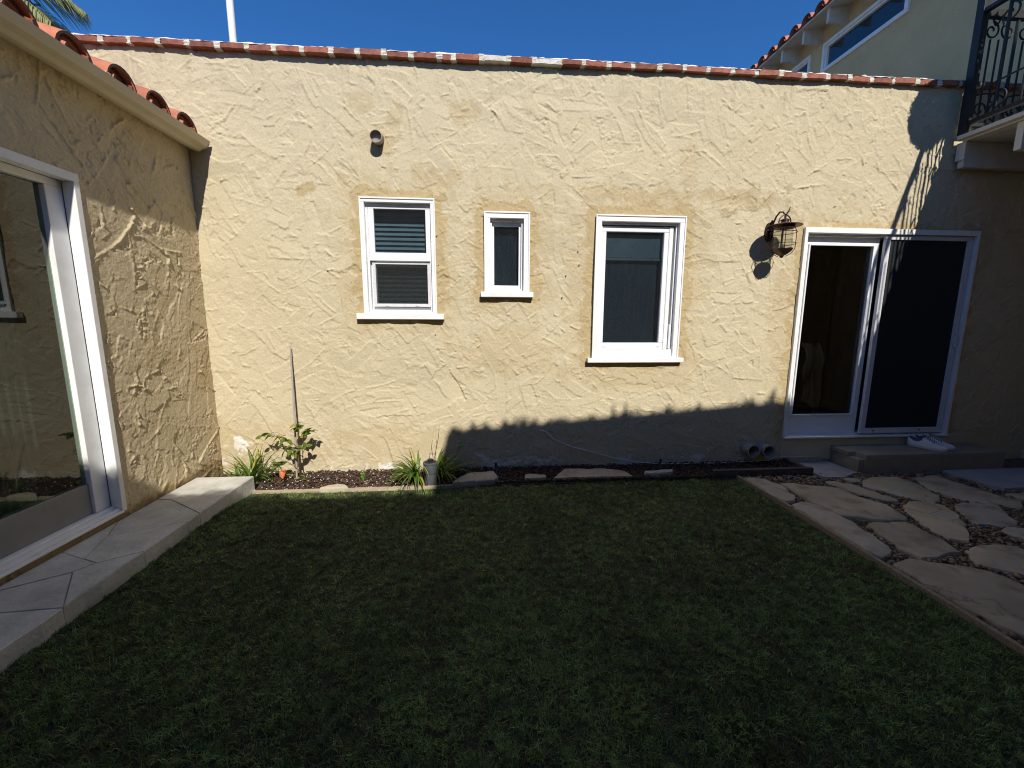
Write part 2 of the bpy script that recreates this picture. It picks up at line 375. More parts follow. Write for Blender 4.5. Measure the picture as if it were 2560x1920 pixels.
def vnoise(shape, cell, r=None):
    """smooth value noise with given cell size in samples, in -1..1"""
    r = r or rng
    ny, nx = shape
    gy, gx = int(ny / cell) + 3, int(nx / cell) + 3
    g = r.uniform(-1, 1, (gy, gx))
    y = np.arange(ny) / cell; x = np.arange(nx) / cell
    iy = y.astype(int); ix = x.astype(int); fy = y - iy; fx = x - ix
    fy = fy * fy * (3 - 2 * fy); fx = fx * fx * (3 - 2 * fx)
    a = g[iy][:, ix]; b = g[iy][:, ix + 1]; c = g[iy + 1][:, ix]; d = g[iy + 1][:, ix + 1]
    fx = fx[None, :]; fy = fy[:, None]
    return (a * (1 - fx) + b * fx) * (1 - fy) + (c * (1 - fx) + d * fx) * fy

def trowelled(nx, nz, dx, count, amp, seed, angles, facet=1.0):
    """height field of skip-trowel plaster: overlapping knife strokes, each smooth inside with a lip of plaster at its edges"""
    r = np.random.default_rng(seed)
    sh = (nz, nx)
    h = 0.0035 * vnoise(sh, 0.22 / dx, r) + 0.0022 * vnoise(sh, 0.07 / dx, r)
    grain = 0.5 * vnoise(sh, 2.6, r) + 0.6 * vnoise(sh, 1.6, r) + 0.45 * vnoise(sh, 4.5, r)
    tear = np.clip(vnoise(sh, 0.16 / dx, r) * 1.6 + 0.1, 0, 1)      # torn, grainy zones between the strokes
    h += grain * (0.0018 + 0.0055 * tear)
    wob = vnoise(sh, 0.035 / dx, r) + 0.6 * vnoise(sh, 0.015 / dx, r)
    for i in range(count):
        L = r.uniform(0.10, 0.48); W = r.uniform(0.04, 0.125)
        if r.random() < 0.12: L *= 1.3; W *= 1.5
        a = r.choice(angles) + r.normal(0, 0.35)
        ci = r.uniform(0, nx); cj = r.uniform(0, nz)
        R = int((L / 2 + W / 2) / dx) + 4
        i0, i1 = max(0, int(ci) - R), min(nx, int(ci) + R); j0, j1 = max(0, int(cj) - R), min(nz, int(cj) + R)
        if i1 - i0 < 3 or j1 - j0 < 3: continue
        X, Z = np.meshgrid((np.arange(i0, i1) - ci) * dx, (np.arange(j0, j1) - cj) * dx)
        wv = wob[j0:j1, i0:i1]
        u = X * math.cos(a) + Z * math.sin(a); v = -X * math.sin(a) + Z * math.cos(a)
        v = v + r.uniform(-0.8, 0.8) * u * u + 0.0035 * wv; u = u + 0.012 * wv
        su = (np.abs(u) - L / 2); sv = (np.abs(v) - W / 2)
        sd = np.maximum(su, sv)
        ins = np.clip(-sd / 0.006, 0, 1)
        hs = h[j0:j1, i0:i1]
        core = ins > 0.5
        if not core.any(): continue
        mean = hs[core].mean()
        tilt = r.normal(0, 0.045 * facet) * v + r.normal(0, 0.010) * u
        flat = mean + tilt + (0.0004 if r.random() < .6 else 0.0015) * grain[j0:j1, i0:i1] + r.uniform(-0.0016, 0.0022) * facet
        k = r.uniform(0.7, 1.0)
        hs = hs * (1 - ins * k) + flat * ins * k
        # plaster lips: one long side, and often the far end
        g = amp * r.uniform(0.25, 1.0)
        if r.random() < 0.25: g *= 1.7
        side = 1 if r.random() < 0.5 else -1
        wd = r.uniform(0.0045, 0.009)
        lip = np.exp(-((v * side - W / 2) / wd) ** 2) * np.clip((L / 2 - np.abs(u)) / 0.03, 0, 1)
        lip *= np.clip(0.75 + 0.45 * wv + r.uniform(-0.3, 0.3), 0, 1.3) * np.clip(0.6 + 1.2 * u / L * r.choice([-1, 1]), 0.05, 1.2)
        if r.random() < 0.55:
            e2 = np.exp(-((u - L / 2) / (wd * 1.3)) ** 2) * np.clip((W / 2 - np.abs(v)) / 0.02, 0, 1)
            lip = np.maximum(lip, e2 * np.clip(0.7 + 0.6 * wv, 0, 1.2))
        h[j0:j1, i0:i1] = hs + g * lip
    h += grain * 0.0009
    return h

def height_wall(name, us, zs, h, place, holes, m, parent, wear, keep_top=None):
    """grid mesh from a height field; place(u, z, h) -> xyz arrays; holes: list of (u0,u1,z0,z1)"""
    nz, nu = h.shape
    U, Z = np.meshgrid(us, zs)
    X, Y, ZZ = place(U, Z, h)
    v = np.stack([X, Y, ZZ], -1).reshape(-1, 3)
    idx = np.arange(nz * nu).reshape(nz, nu)
    q = np.stack([idx[:-1, :-1], idx[:-1, 1:], idx[1:, 1:], idx[1:, :-1]], -1)
    uc = (U[:-1, :-1] + U[1:, 1:]) / 2; zc = (Z[:-1, :-1] + Z[1:, 1:]) / 2
    ok = np.ones(uc.shape, bool)
    for u0, u1, z0, z1 in holes:
        ok &= ~((uc > u0) & (uc < u1) & (zc > z0) & (zc < z1))
    f = q[ok]
    o = npmesh(name, v, f.reshape(-1, 4), m, parent, smooth=True)
    at = o.data.color_attributes.new('wear', 'FLOAT_COLOR', 'POINT')
    at.data.foreach_set('color', np.concatenate([wear.reshape(-1, 3), np.ones((nz * nu, 1))], 1).astype(np.float32).ravel())
    return o

def rect_sd(U, Z, r):
    u0, u1, z0, z1 = r
    dx = np.maximum(np.maximum(u0 - U, U - u1), 0); dz = np.maximum(np.maximum(z0 - Z, Z - z1), 0)
    return np.hypot(dx, dz)

# ------------------------------------------------------------------ ground
GR = MB().add([(-150, -150, -0.05), (150, -150, -0.05), (150, 150, -0.05), (-150, 150, -0.05)], [(0, 1, 2, 3)]).build('ground', SOIL, kind='structure')

# ------------------------------------------------------------------ single-storey wing with the back wall
wing = thing('single_storey_wing', (1.0, D, 0), 'long single storey stucco wing with brick topped parapet and three white windows', 'house wing')
dx = 0.007
us = np.arange(-3.62, 6.01, dx); zs = np.arange(-0.04, 3.668, dx)
hf = trowelled(len(us), len(zs), dx, 4300, 0.0078, 5, [-0.55, -0.8, -0.35, 0.25, 0.6, 1.0, -0.1, 1.9, -1.1], 1.25)
U, Z = np.meshgrid(us, zs)
WIN1 = (-1.04, -0.395, 1.54, 2.54); WIN2 = (0.052, 0.458, 1.742, 2.445); WIN3 = (1.08, 1.93, 1.128, 2.442); DOOR = (3.12, 4.97, 0.29, 2.376)
sh = hf.shape
nA = vnoise(sh, 0.09 / dx) + 0.6 * vnoise(sh, 0.035 / dx) + 0.35 * vnoise(sh, 0.016 / dx)
patch = np.zeros(sh)
for r_, reach in ((WIN1, 0.10), (WIN2, 0.105), (WIN3, 0.11), (DOOR, 0.07)):
    d_ = rect_sd(U, Z, r_)
    patch = np.maximum(patch, np.clip((reach + 0.045 * nA - d_) / 0.018, 0, 1) * 0.9)
    patch = np.maximum(patch, np.clip((reach * 2.6 + 0.16 * nA - d_) / 0.1, 0, 1) * 0.33)
for (bx, bz, bw, bh, s_) in ((-0.98, 3.32, 0.11, 0.09, .35), (-0.72, 3.2, 0.07, 0.16, .4), (-0.12, 3.26, 0.16, 0.1, .5), (-1.5, 2.6, 0.1, 0.05, .85), (-1.18, 2.7, 0.06, 0.05, .6),
                             (-0.85, 3.0, 0.12, 0.13, .5), (2.4, 2.62, 0.55, 0.12, .5), (1.45, 2.62, 0.5, 0.09, .6), (-0.35, 2.7, 0.3, 0.1, .5), (3.0, 1.5, 0.14, 0.8, .35), (1.95, 2.9, .1, .2, .3),
                             (1.5, 0.95, 0.8, 0.12, .35), (-2.2, 0.25, 0.6, 0.3, .45), (-0.7, 0.3, 1.2, 0.2, .35), (0.3, 1.2, 0.7, 0.25, .3)):
    q = np.hypot((U - bx) / bw, (Z - bz) / bh)
    patch = np.maximum(patch, np.clip((1.0 + 0.55 * nA - q) / 0.22, 0, 1) * s_)
lime = np.clip((0.16 + 0.07 * nA - Z) / 0.05, 0, 1) * np.clip(vnoise(sh, 0.13 / dx) * 2.2 + 1.1 * vnoise(sh, 0.03 / dx) - 0.75, 0, 1) * 0.9
lime = np.maximum(lime, np.clip((0.75 + 1.1 * nA + .5 * vnoise(sh, .012 / dx) - np.hypot((U + 2.23) / 0.06, (Z - 0.31) / 0.06)) / 0.2, 0, 1) * 0.8)
grime = np.clip(vnoise(sh, 0.11 / dx) * 1.3 + nA * 0.5 - 1.15, 0, 1) * np.clip((Z - 2.5) / 0.4, 0.05, 1) * 0.3
grime = np.maximum(grime, np.clip((2.75 + 0.16 * nA - Z) / 0.2, 0, 1) * np.clip((U - 1.7) / 0.5, 0, 1) * np.clip((3.1 - U) / 0.1, 0, 1) * np.clip((Z - 2.42) / 0.1, 0, 1) * np.clip(nA, 0, 1) * 0.28)
drip = np.clip(vnoise((1, sh[1]), 0.06 / dx) + .7 * vnoise((1, sh[1]), 0.02 / dx) - .25, 0, 1)
grime = np.maximum(grime, drip * np.clip(1 - (3.62 - Z) / (.1 + .35 * drip), 0, 1) * np.clip(.6 + .6 * nA, 0, 1) * .3)
wear = np.stack([patch, lime, grime], -1)
def inset(r, e=0.012): return (r[0] + e, r[1] - e, r[2] + e, r[3] - e)
hf = hf - 0.004
big = 0.012 * vnoise(sh, 0.9 / dx) + 0.006 * vnoise(sh, 0.4 / dx)
height_wall('wall', us, zs, hf, lambda U, Z, h: (U + 0 * h, D - h - big, Z), [inset(WIN1), inset(WIN2), inset(WIN3), inset(DOOR)], STUC, wing, wear)

# parapet bricks, mortar joints and the white roof coating
x = -3.6; k = 0
mort = MB(); 
def cap_z(x): return 0.004 * math.sin(x * 1.3) + (0.003 * (x + 2.5) if x > -2.5 else 0.022 * (x + 2.5))* 0.3
while x < 6.05:
    L = random.uniform(0.178, 0.2); g = random.uniform(0.026, 0.042)
    if abs(x + 0.4) < 0.1: L = 0.085
    z0 = 3.650 + cap_z(x) + random.uniform(-0.004, 0.004); y0 = D - 0.047 + random.uniform(-0.009, 0.007)
    b = MB(); n_ = 5
    zt = z0 + random.uniform(0.040, 0.049); tw = random.uniform(-0.004, 0.004)
    vs = []
    for i in range(n_ + 1):
        xx = x + L * i / n_
        e0 = 0.006 if i in (0, n_) else 0
        for (yy, zz) in ((y0 + e0, z0 + random.uniform(0, .004)), (y0 + e0 + random.uniform(-.003, .002), zt - 0.005 - e0 + random.uniform(-.003, .002)), (y0 + 0.01, zt), (D + 0.10, zt), (D + 0.10, z0)):
            vs.append((xx, yy + tw * (i / n_), zz))
    fs = [(i * 5 + a, i * 5 + (a + 1) % 5, (i + 1) * 5 + (a + 1) % 5, (i + 1) * 5 + a) for i in range(n_) for a in range(5)] + [(4, 3, 2, 1, 0), tuple(n_ * 5 + a for a in range(5))]
    kk = BRICKW if k in (17, 19) else BRICK
    b.add(vs, fs).build('brick', kk, wing)
    # mortar joint, slightly smeared over the brick corners
    m0, m1 = x + L - 0.002, x + L + g + 0.002
    mm = []
    for j in range(5):
        zz = z0 + 0.002 + (zt - z0 + 0.001) * j / 4
        mm.append((m0 - random.uniform(0, 0.009), y0 + 0.004 + random.uniform(-.004, .004), zz)); mm.append((m1 + random.uniform(0, 0.009), y0 + 0.004 + random.uniform(-.004, .004), zz))
    MB().add(mm + [(m0, D + .09, zt + .001), (m1, D + .09, zt + .001), (m0, D + .09, z0), (m1, D + .09, z0)],
             [(2 * j, 2 * j + 1, 2 * j + 3, 2 * j + 2) for j in range(4)] + [(8, 9, 11, 10), (13, 1, 0, 12)]).build('mortar_joint', MORTAR, wing)
    x += L + g; k += 1
bed = MB().box(-3.6, 6.0, D + 0.03, D + 0.12, 3.5, 3.64)
bed.build('mortar_bed', MORTAR, wing)
cv = []; nn = 240
for i in range(nn + 1):
    xx = -3.6 + 9.6 * i / nn
    zt = 3.650 + cap_z(xx) + 0.0505
    cv += [(xx, D - 0.043 + random.uniform(-.006, .012), zt - 0.006), (xx, D - 0.035 + random.uniform(-.004, .012), zt + random.uniform(0, .007)), (xx, D + 0.2, zt + 0.006), (xx, D + 0.2, zt - 0.03)]
MB().add(cv, [(i * 4 + a, i * 4 + (a + 1) % 4, (i + 1) * 4 + (a + 1) % 4, (i + 1) * 4 + a) for i in range(nn) for a in range(4)]).build('roof_coating', CAPW, wing)
rs = MB().box(-3.6, 6.0, D + 0.2, 10.0, 3.42, 3.5)                  # flat roof and the dark rooms under it
rs.box(-3.6, 6.0, 6.4, 6.5, -0.03, 3.42)
for px in (-3.6, -0.22, 0.75, 2.5, 5.9):
    rs.box(px, px + 0.08, D + 0.16, 6.4, -0.03, 3.42)
rs.box(-3.6, 6.0, D + 0.16, 6.4, 0.1, 0.16)
rs.build('room_shell', ROOM, wing)

def window(name, R, label, trim=0.045, sill_over=0.055, sill_h=0.052):
    u0, u1, z0, z1 = R
    y = D
    w = MB()
    w.frame_y(u0, u1, z0, z1, trim, y - 0.022, y + 0.055, wb=0.012)
    w.frame_y(u0 - 0.006, u1 + 0.006, z0, z1 + 0.006, 0.014, y - 0.030, y - 0.0225, wb=0.0)      # back band bead
    w.frame_y(u0 + trim, u1 - trim, z0 + 0.012, z1 - trim, 0.018, y + 0.022, y + 0.13)
    o = w.build(name, WHITE, wing, bevel=0.003)
    o['label'] = label
    MB().box(u0 - sill_over, u1 + sill_over, y - 0.058, y + 0.02, z0 - sill_h, z0 - 0.001).build('sill', WHITE, o, bevel=0.004)
    return o
# 1: double hung, blinds behind, screen on the lower half
u0, u1, z0, z1 = WIN1
w1 = window('double_hung_window', WIN1, 'white double hung window with closed blinds and a screened lower half', 0.035, 0.068)
MB().frame_y(-0.985, -0.43, 2.012, 2.488, 0.05, D + 0.02, D + 0.055, wt=0.028, wb=0.072).build('upper_sash', WHITE_V, w1, bevel=0.003)
MB().box(-0.936, -0.479, D + 0.036, D + 0.042, 2.083, 2.461).build('pane', GLASS, w1)
MB().frame_y(-0.985, -0.43, 1.56, 2.011, 0.048, D + 0.062, D + 0.09, wb=0.04).build('lower_sash', WHITE_V, w1, bevel=0.003)
MB().box(-0.94, -0.475, D + 0.074, D + 0.080, 1.60, 1.97).build('pane', GLASS, w1)
MB().frame_y(-0.968, -0.447, 1.603, 1.995, 0.028, D + 0.03, D + 0.045, wt=0.012).build('screen_frame', GREYW, w1, bevel=0.002)
for xx in (-0.86, -0.585):
    MB().box(xx, xx + 0.028, D + 0.024, D + 0.0298, 1.608, 1.62).build('screen_tab', GREYW, w1)
MB().box(-0.941, -0.474, D + 0.036, D + 0.038, 1.63, 1.984).build('insect_screen', SCREENF, w1)
zb = 1.58
while zb < 2.47:
    th = math.radians(56)
    pr = [(D + 0.125, zb), (D + 0.1275, zb + 0.0025), (D + 0.1275 + 0.05 * math.cos(th), zb + 0.0025 + 0.05 * math.sin(th)), (D + 0.125 + 0.05 * math.cos(th), zb + 0.05 * math.sin(th))]
    MB().sweep(pr, -0.98, -0.44, 'x').build('blind_slat', BLIND, w1)
    zb += 0.042
# 2: narrow fixed window
w2 = window('narrow_window', WIN2, 'narrow white window with a dark pane, smallest of the three', 0.05, 0.04, 0.048)
MB().frame_y(0.106, 0.402, 1.754, 2.382, 0.034, D + 0.05, D + 0.09, wt=0.045, wb=0.052).build('sash', WHITE_V, w2, bevel=0.004)
MB().box(0.139, 0.359, D + 0.066, D + 0.072, 1.80, 2.34).build('pane', GLASS, w2)
MB().box(0.115, 0.395, D + 0.125, D + 0.13, 1.76, 2.38).build('dark_backing', BACKING, w2)  # added dark sheet, stands in for the unlit room behind the pane
for xx in (0.14, 0.345): MB().box(xx, xx + 0.014, D + 0.0485, D + 0.0499, 1.772, 1.776).build('weep_hole', DARK, w2)
# 3: large casement
w3 = window('casement_window', WIN3, 'large white casement window with a dark pane and roller shade at its top', 0.052, 0.05, 0.044)
MB().box(1.08 + .052, 1.93 - .052, D + 0.0, D + 0.056, 1.14, 1.205).build('bottom_rail', WHITE, w3, bevel=0.004)
sa = MB().frame_y(1.15, 1.80, 1.208, 2.36, 0.045, D + 0.035, D + 0.085, wt=0.05, wb=0.062)
sa.box(1.8005, 1.842, D + 0.03, D + 0.085, 1.208, 2.36)
sa.build('sash', WHITE_V, w3, bevel=0.006)
MB().box(1.19, 1.76, D + 0.06, D + 0.066, 1.26, 2.32).build('pane', GLASS, w3)
MB().box(1.17, 1.80, D + 0.125, D + 0.13, 1.22, 2.36).build('dark_backing', BACKING, w3)  # another added sheet that makes the large pane look dark
MB().box(1.18, 1.75, D + 0.095, D + 0.118, 2.08, 2.33).build('roller_shade', SHADE_L, w3, bevel=0.006)
MB().box(1.18, 1.75, D + 0.088, D + 0.122, 2.055, 2.079).build('shade_rail', SHADE_L, w3, bevel=0.005)
for xx in (1.19, 1.735): MB().box(xx, xx + 0.03, D + 0.0335, D + 0.0349, 1.226, 1.231).build('weep_hole', DARK, w3)
MB().box(1.846, 1.854, D + 0.012, D + 0.04, 1.215, 1.45).build('latch_rod', WHITE_V, w3)

# sliding door
d_ = MB()
d_.frame_y(3.12, 4.97, 0.29, 2.376, 0.032, D - 0.03, D + 0.05, wt=0.05, wb=0.0)
d_.box(3.12, 4.97, D - 0.045, D + 0.15, 0.285, 0.3)
d_.frame_y(3.152, 4.938, 0.301, 2.325, 0.02, D + 0.03, D + 0.15, wb=0.014)
door = d_.build('sliding_door', WHITE, wing, bevel=0.003)
door['label'] = 'white sliding glass door with a grey screen panel on its right half'
MB().frame_y(3.173, 3.985, 0.316, 2.304, 0.066, D + 0.055, D + 0.1, wt=0.075, wb=0.2).build('fixed_panel', WHITE_V, door, bevel=0.003)
MB().frame_y(3.232, 3.926, 0.508, 2.236, 0.014, D + 0.040, D + 0.0545).build('glazing_bead', WHITE_V, door, bevel=0.003)
MB().box(3.235, 3.925, D + 0.074, D + 0.082, 0.512, 2.232).build('pane', GLASS_D, door)
MB().frame_y(3.99, 4.925, 0.317, 2.322, 0.05, D - 0.005, D + 0.028, wt=0.042, wb=0.056).build('screen_panel', GREYW, door, bevel=0.003)
MB().box(4.035, 4.88, D + 0.010, D + 0.013, 0.37, 2.285).build('insect_screen', SCREENM, door)
MB().box(4.892, 4.914, D - 0.022, D - 0.0052, 1.22, 1.34).build('handle', GREYW, door, bevel=0.004)
for xx in (4.13, 4.66): MB().lathe([(0.011, -0.004), (0.011, 0.004)], (xx, D - 0.007, 0.347), 8).build('roller_screw', COPPERD, door)
MB().box(3.162, 3.168, D + 0.015, D + 0.0298, 0.32, 2.30).build('weather_strip', DARK, door)
# a striped blanket over a chair just inside the glass
ch = []
for j in range(13):
    t = j / 12
    for i in range(9):
        s_ = i / 8
        ch.append((3.58 + 0.26 * s_ + 0.02 * math.sin(9 * t) + 0.05 * t * (1 - s_), D + 0.36 + 0.04 * math.sin(s_ * 14 + t) + 0.2 * max(0, t - .75) * 2, 0.62 + 0.62 * t - 0.16 * s_ * (1 - t)))
bl = MB().add(ch, [(j * 9 + i, j * 9 + i + 1, (j + 1) * 9 + i + 1, (j + 1) * 9 + i) for j in range(12) for i in range(8)]).build('draped_blanket', CLOTH, None, smooth=True, base=(3.7, D + .36, .62))
tag(bl, 'striped grey blanket hanging over a chair behind the sliding door glass', 'blanket')
chr_ = thing('dark_chair', (3.75, D + .6, .16), 'dark chair under the striped blanket behind the sliding door glass', 'chair')
MB().box(3.53, 3.95, D + .52, D + .95, .52, .6).build('seat', DARK, chr_, bevel=.02)
MB().box(3.54, 3.93, D + .50, D + .54, .6, 1.2).build('backrest', DARK, chr_, bevel=.015)
for lx in (3.55, 3.90):
    for ly in (D + .54, D + .9): MB().box(lx, lx + .035, ly, ly + .035, .162, .519).build('leg', DARK, chr_)

# small wall hardware
for (sx_, sz_) in ((-0.38, 2.235), (-0.368, 1.98), (-1.15, 1.82), (-0.68, 1.475), (-0.41, 1.35), (0.92, 2.12), (0.935, 2.0), (1.96, 2.19), (0.81, 1.9), (0.78, 1.7)):
    MB().lathe([(0.008, 0), (0.006, 0.01)], (0, 0, 0), 7).v
    b = MB(); seg = 7
    b.add([(sx_ + 0.006 * math.cos(2 * math.pi * k / seg) * s, D - q, sz_ + 0.006 * math.sin(2 * math.pi * k / seg) * s) for (s, q) in ((1, -0.01), (1, 0.008), (0.5, 0.011)) for k in range(seg)],
          [(i * seg + k, (i + 1) * seg + k, (i + 1) * seg + (k + 1) % seg, i * seg + (k + 1) % seg) for i in range(2) for k in range(seg)] + [tuple(14 + k for k in range(seg))])
    b.build('wall_screw', CONC, wing)

# wall vent pipe
def pipe_y(mb, c, r0, r1, y0, y1, drop=0.0, seg=24):
    vs = []
    for (r, y, dz) in ((r0, y1, 0), (r0, y0, drop), (r1, y0, drop), (r1, y1, 0)):
        vs += [(c[0] + r * math.cos(2 * math.pi * k / seg), y, c[1] - dz + r * math.sin(2 * math.pi * k / seg)) for k in range(seg)]
    mb.add(vs, [(i * seg + k, i * seg + (k + 1) % seg, (i + 1) * seg + (k + 1) % seg, (i + 1) * seg + k) for i in range(3) for k in range(seg)])
    return mb
vent = thing('vent_pipe', (-0.862, D, 3.03), 'short round metal vent pipe sticking out of the wall above the windows', 'vent pipe')
pipe_y(MB(), (-0.862, 3.036), 0.052, 0.047, D - 0.085, D + 0.05, 0.02).build('pipe', mat('vent_metal', (0.40, 0.36, 0.28), (0.28, 0.24, 0.18), rough=0.6, metal=0.3, scale=25), vent, smooth='auto')
g_ = MB()
for i in range(-6, 7):
    q = i * 0.0072; w_ = math.sqrt(max(0, 0.046 ** 2 - q * q))
    g_.box(-0.862 + q - 0.0008, -0.862 + q + 0.0008, D - 0.035, D - 0.0335, 3.026 - w_, 3.026 + w_)
    g_.box(-0.862 - w_, -0.862 + w_, D - 0.0334, D - 0.032, 3.026 + q - 0.0008, 3.026 + q + 0.0008)
g_.build('wire_mesh', GREYW, vent)

# roof pole
pole = MB().lathe([(0.038, -0.02), (0.038, 2.6)], (-2.80, 5.5, 3.5), 16).build('vent_pole', WHITE, None, smooth='auto', base=(-2.80, 5.5, 3.5))
tag(pole, 'tall white pole standing on the flat roof behind the brick parapet', 'pole')

# ------------------------------------------------------------------ tiled wing on the left
tw_ = thing('tiled_wing', (XL, 1.8, 0), 'low stucco wing with terracotta tile eave and large sliding glass door', 'house wing')
dx2 = 0.0065
ys = np.arange(0.6, D + 0.012, dx2); zs2 = np.arange(-0.03, 2.945, dx2)
h2 = trowelled(len(ys), len(zs2), dx2, 680, 0.0092, 21, [0.9, 0.6, 1.3, -0.4, 2.4, 1.6])
sh2 = h2.shape; U2, Z2 = np.meshgrid(ys, zs2)
n2 = vnoise(sh2, 0.09 / dx2) + 0.6 * vnoise(sh2, 0.03 / dx2)
DL = (0.72, 2.84, 0.195, 2.342)
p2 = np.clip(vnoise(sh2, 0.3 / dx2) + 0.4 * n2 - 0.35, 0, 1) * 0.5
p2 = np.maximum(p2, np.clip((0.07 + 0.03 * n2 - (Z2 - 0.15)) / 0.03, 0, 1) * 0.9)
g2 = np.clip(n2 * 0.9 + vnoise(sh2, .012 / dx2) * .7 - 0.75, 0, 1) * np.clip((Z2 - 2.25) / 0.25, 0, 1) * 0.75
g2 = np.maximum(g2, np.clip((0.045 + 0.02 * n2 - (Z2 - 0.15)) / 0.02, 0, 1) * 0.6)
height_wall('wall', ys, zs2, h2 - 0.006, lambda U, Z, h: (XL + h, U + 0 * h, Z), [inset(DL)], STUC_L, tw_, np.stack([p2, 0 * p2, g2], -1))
lb = MB().box(-6.5, XL - 0.16, -3.0, 3.88, 2.70, 2.78)
lb.box(-6.5, -6.4, -3.0, 3.88, -.03, 2.7); lb.box(-6.4, XL - .16, -3.0, -2.9, -.03, 2.7); lb.box(-6.4, XL - .16, -2.9, 3.88, 0.05, 0.12); lb.box(-6.4, XL - .02, 3.86, 3.885, -.03, 2.9)
lb.box(XL - 0.14, XL - 0.02, -3.0, 0.6, -.03, 2.9)
lb.build('room_shell', ROOM, tw_)
# eave: gutter
gp = [(XL - 0.02, 2.905), (XL + 0.07, 2.868), (XL + 0.10, 2.868), (XL + 0.125, 2.885), (XL + 0.165, 2.90), (XL + 0.182, 2.925), (XL + 0.19, 2.948), (XL + 0.183, 2.951), (XL + 0.172, 2.93), (XL + 0.155, 2.908), (XL + 0.115, 2.893), (XL + 0.095, 2.876), (XL + 0.072, 2.876), (XL - 0.015, 2.95)]
gut = MB().sweep(gp, -2.5, 3.868, 'y').build('gutter', CREAM, tw_)
MB().sweep([(XL - .02, 2.91), (XL + .07, 2.866), (XL + .10, 2.866), (XL + .125, 2.883), (XL + .167, 2.898), (XL + .185, 2.925), (XL + .192, 2.952), (XL - .02, 2.955)], 3.8685, 3.874, 'y').build('gutter_end_cap', CREAM, tw_)
MB().sweep([(XL + .1925, 2.945), (XL + .1965, 2.945), (XL + .1965, 2.953), (XL + .186, 2.956), (XL + .186, 2.952), (XL + .1925, 2.952)], 2.90, 2.935, 'y').build('gutter_seam', CREAM, tw_)
SL = math.tan(math.radians(19))
def barrel(mb, yc, r, x0, x1, z0, z1, half, thick, seg=12, flip=1, ang=math.pi):
    """arched tile lying along X, from (x0,z0) to (x1,z1); flip=1 is a cover, -1 a pan"""
    vs = []
    rows = [(x0, z0, r, ), (x1, z1, r * 0.86)]
    a0 = (math.pi - ang) / 2
    for (xx, zz, rr) in rows:
        for rad in (rr, rr - thick):
            for k in range(seg + 1):
                a = a0 + ang * k / seg
                vs.append((xx, yc + rad * math.cos(a), zz + flip * rad * math.sin(a)))
    n = seg + 1
    fs = []
    for k in range(seg):
        fs += [(k, k + 1, 2 * n + k + 1, 2 * n + k), (n + k + 1, n + k, 3 * n + k, 3 * n + k + 1), (k + 1, k, n + k, n + k + 1), (2 * n + k, 2 * n + k + 1, 3 * n + k + 1, 3 * n + k)]
    fs += [(0, 2 * n, 3 * n, n), (seg, n + seg, 3 * n + seg, 2 * n + seg)]
    k0 = len(mb.f); mb.add(vs, fs)
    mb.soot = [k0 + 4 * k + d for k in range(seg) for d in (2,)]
    return mb
TILE_S = mat('tile_rim_dark', (0.085, 0.045, 0.032), (0.045, 0.028, 0.022), rough=0.95, scale=12, bump=0.3)  # darker brown for the front rims of the tiles
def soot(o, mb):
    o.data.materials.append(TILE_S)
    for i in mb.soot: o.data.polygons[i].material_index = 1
def tile_obj(par, *a, **k):
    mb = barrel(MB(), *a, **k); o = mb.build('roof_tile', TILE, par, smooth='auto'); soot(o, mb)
yc = 3.705
while yc > -2.4:
    for row in range(5):
        xe = -2.285 - 0.34 * row; ze = 2.985 - 0.02 + 0.34 * row * SL + 0.012 * (row > 0)
        j = random.uniform(-0.008, 0.008); 
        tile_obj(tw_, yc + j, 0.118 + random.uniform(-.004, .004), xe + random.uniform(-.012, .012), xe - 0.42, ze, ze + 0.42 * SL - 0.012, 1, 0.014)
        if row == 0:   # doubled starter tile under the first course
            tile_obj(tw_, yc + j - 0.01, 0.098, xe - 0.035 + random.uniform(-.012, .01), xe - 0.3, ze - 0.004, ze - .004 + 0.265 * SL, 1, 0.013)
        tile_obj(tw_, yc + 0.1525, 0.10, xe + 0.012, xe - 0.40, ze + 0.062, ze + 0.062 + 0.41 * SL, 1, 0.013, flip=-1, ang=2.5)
    yc -= 0.305
MB().sweep([(XL + .03, 2.952), (-4.3, 2.952 + (XL + .03 + 4.3) * SL), (-4.3, 2.93 + (XL + .03 + 4.3) * SL), (XL + .03, 2.93)], -2.5, 3.868, 'y').build('roof_deck', WOODD, tw_)
# sliding door of the tiled wing
ld = MB()
ld.frame_x(0.72, 2.836, 0.195, 2.342, 0.036, XL - 0.06, XL + 0.009, wt=0.05, wb=0.0)
ld.frame_x(0.76, 2.8, 0.24, 2.292, 0.105, XL - 0.12, XL - 0.062, wt=0.045, wb=0.0)
ld.box(XL - 0.13, XL + 0.02, 0.76, 2.8, 0.192, 0.205); ld.box(XL - 0.13, XL - 0.005, 0.76, 2.8, 0.2055, 0.222); ld.box(XL - .125, XL - .04, .76, 2.8, .2225, .238)
ldoor = ld.build('sliding_door', WHITE, tw_, bevel=0.003)
ldoor['label'] = 'large white sliding glass door reflecting the courtyard'
MB().box(XL - 0.135, XL - 0.080, 0.866, 2.694, 0.2395, 0.44).build('bottom_rail', RAILM, ldoor, bevel=0.003)
MB().box(XL - 0.098, XL - 0.092, 0.866, 2.694, 0.4405, 2.246).build('pane', glass_mat('side_door_glass', (0.72, 0.79, 0.71), 1.6, streak=0.015), ldoor)
cw = MB(); n_ = 60
for i in range(n_ + 1):
    yy = 2.24 + 0.42 * i / n_
    for zz in (0.26, 2.25): cw.v.append((XL - 0.30 + 0.012 * math.sin(i * 0.9) + 0.005 * math.sin(i * 2.3), yy, zz))
cw.f = [(2 * i, 2 * i + 2, 2 * i + 3, 2 * i + 1) for i in range(n_)]
cw.build('curtain', CURT, ldoor, smooth=True)

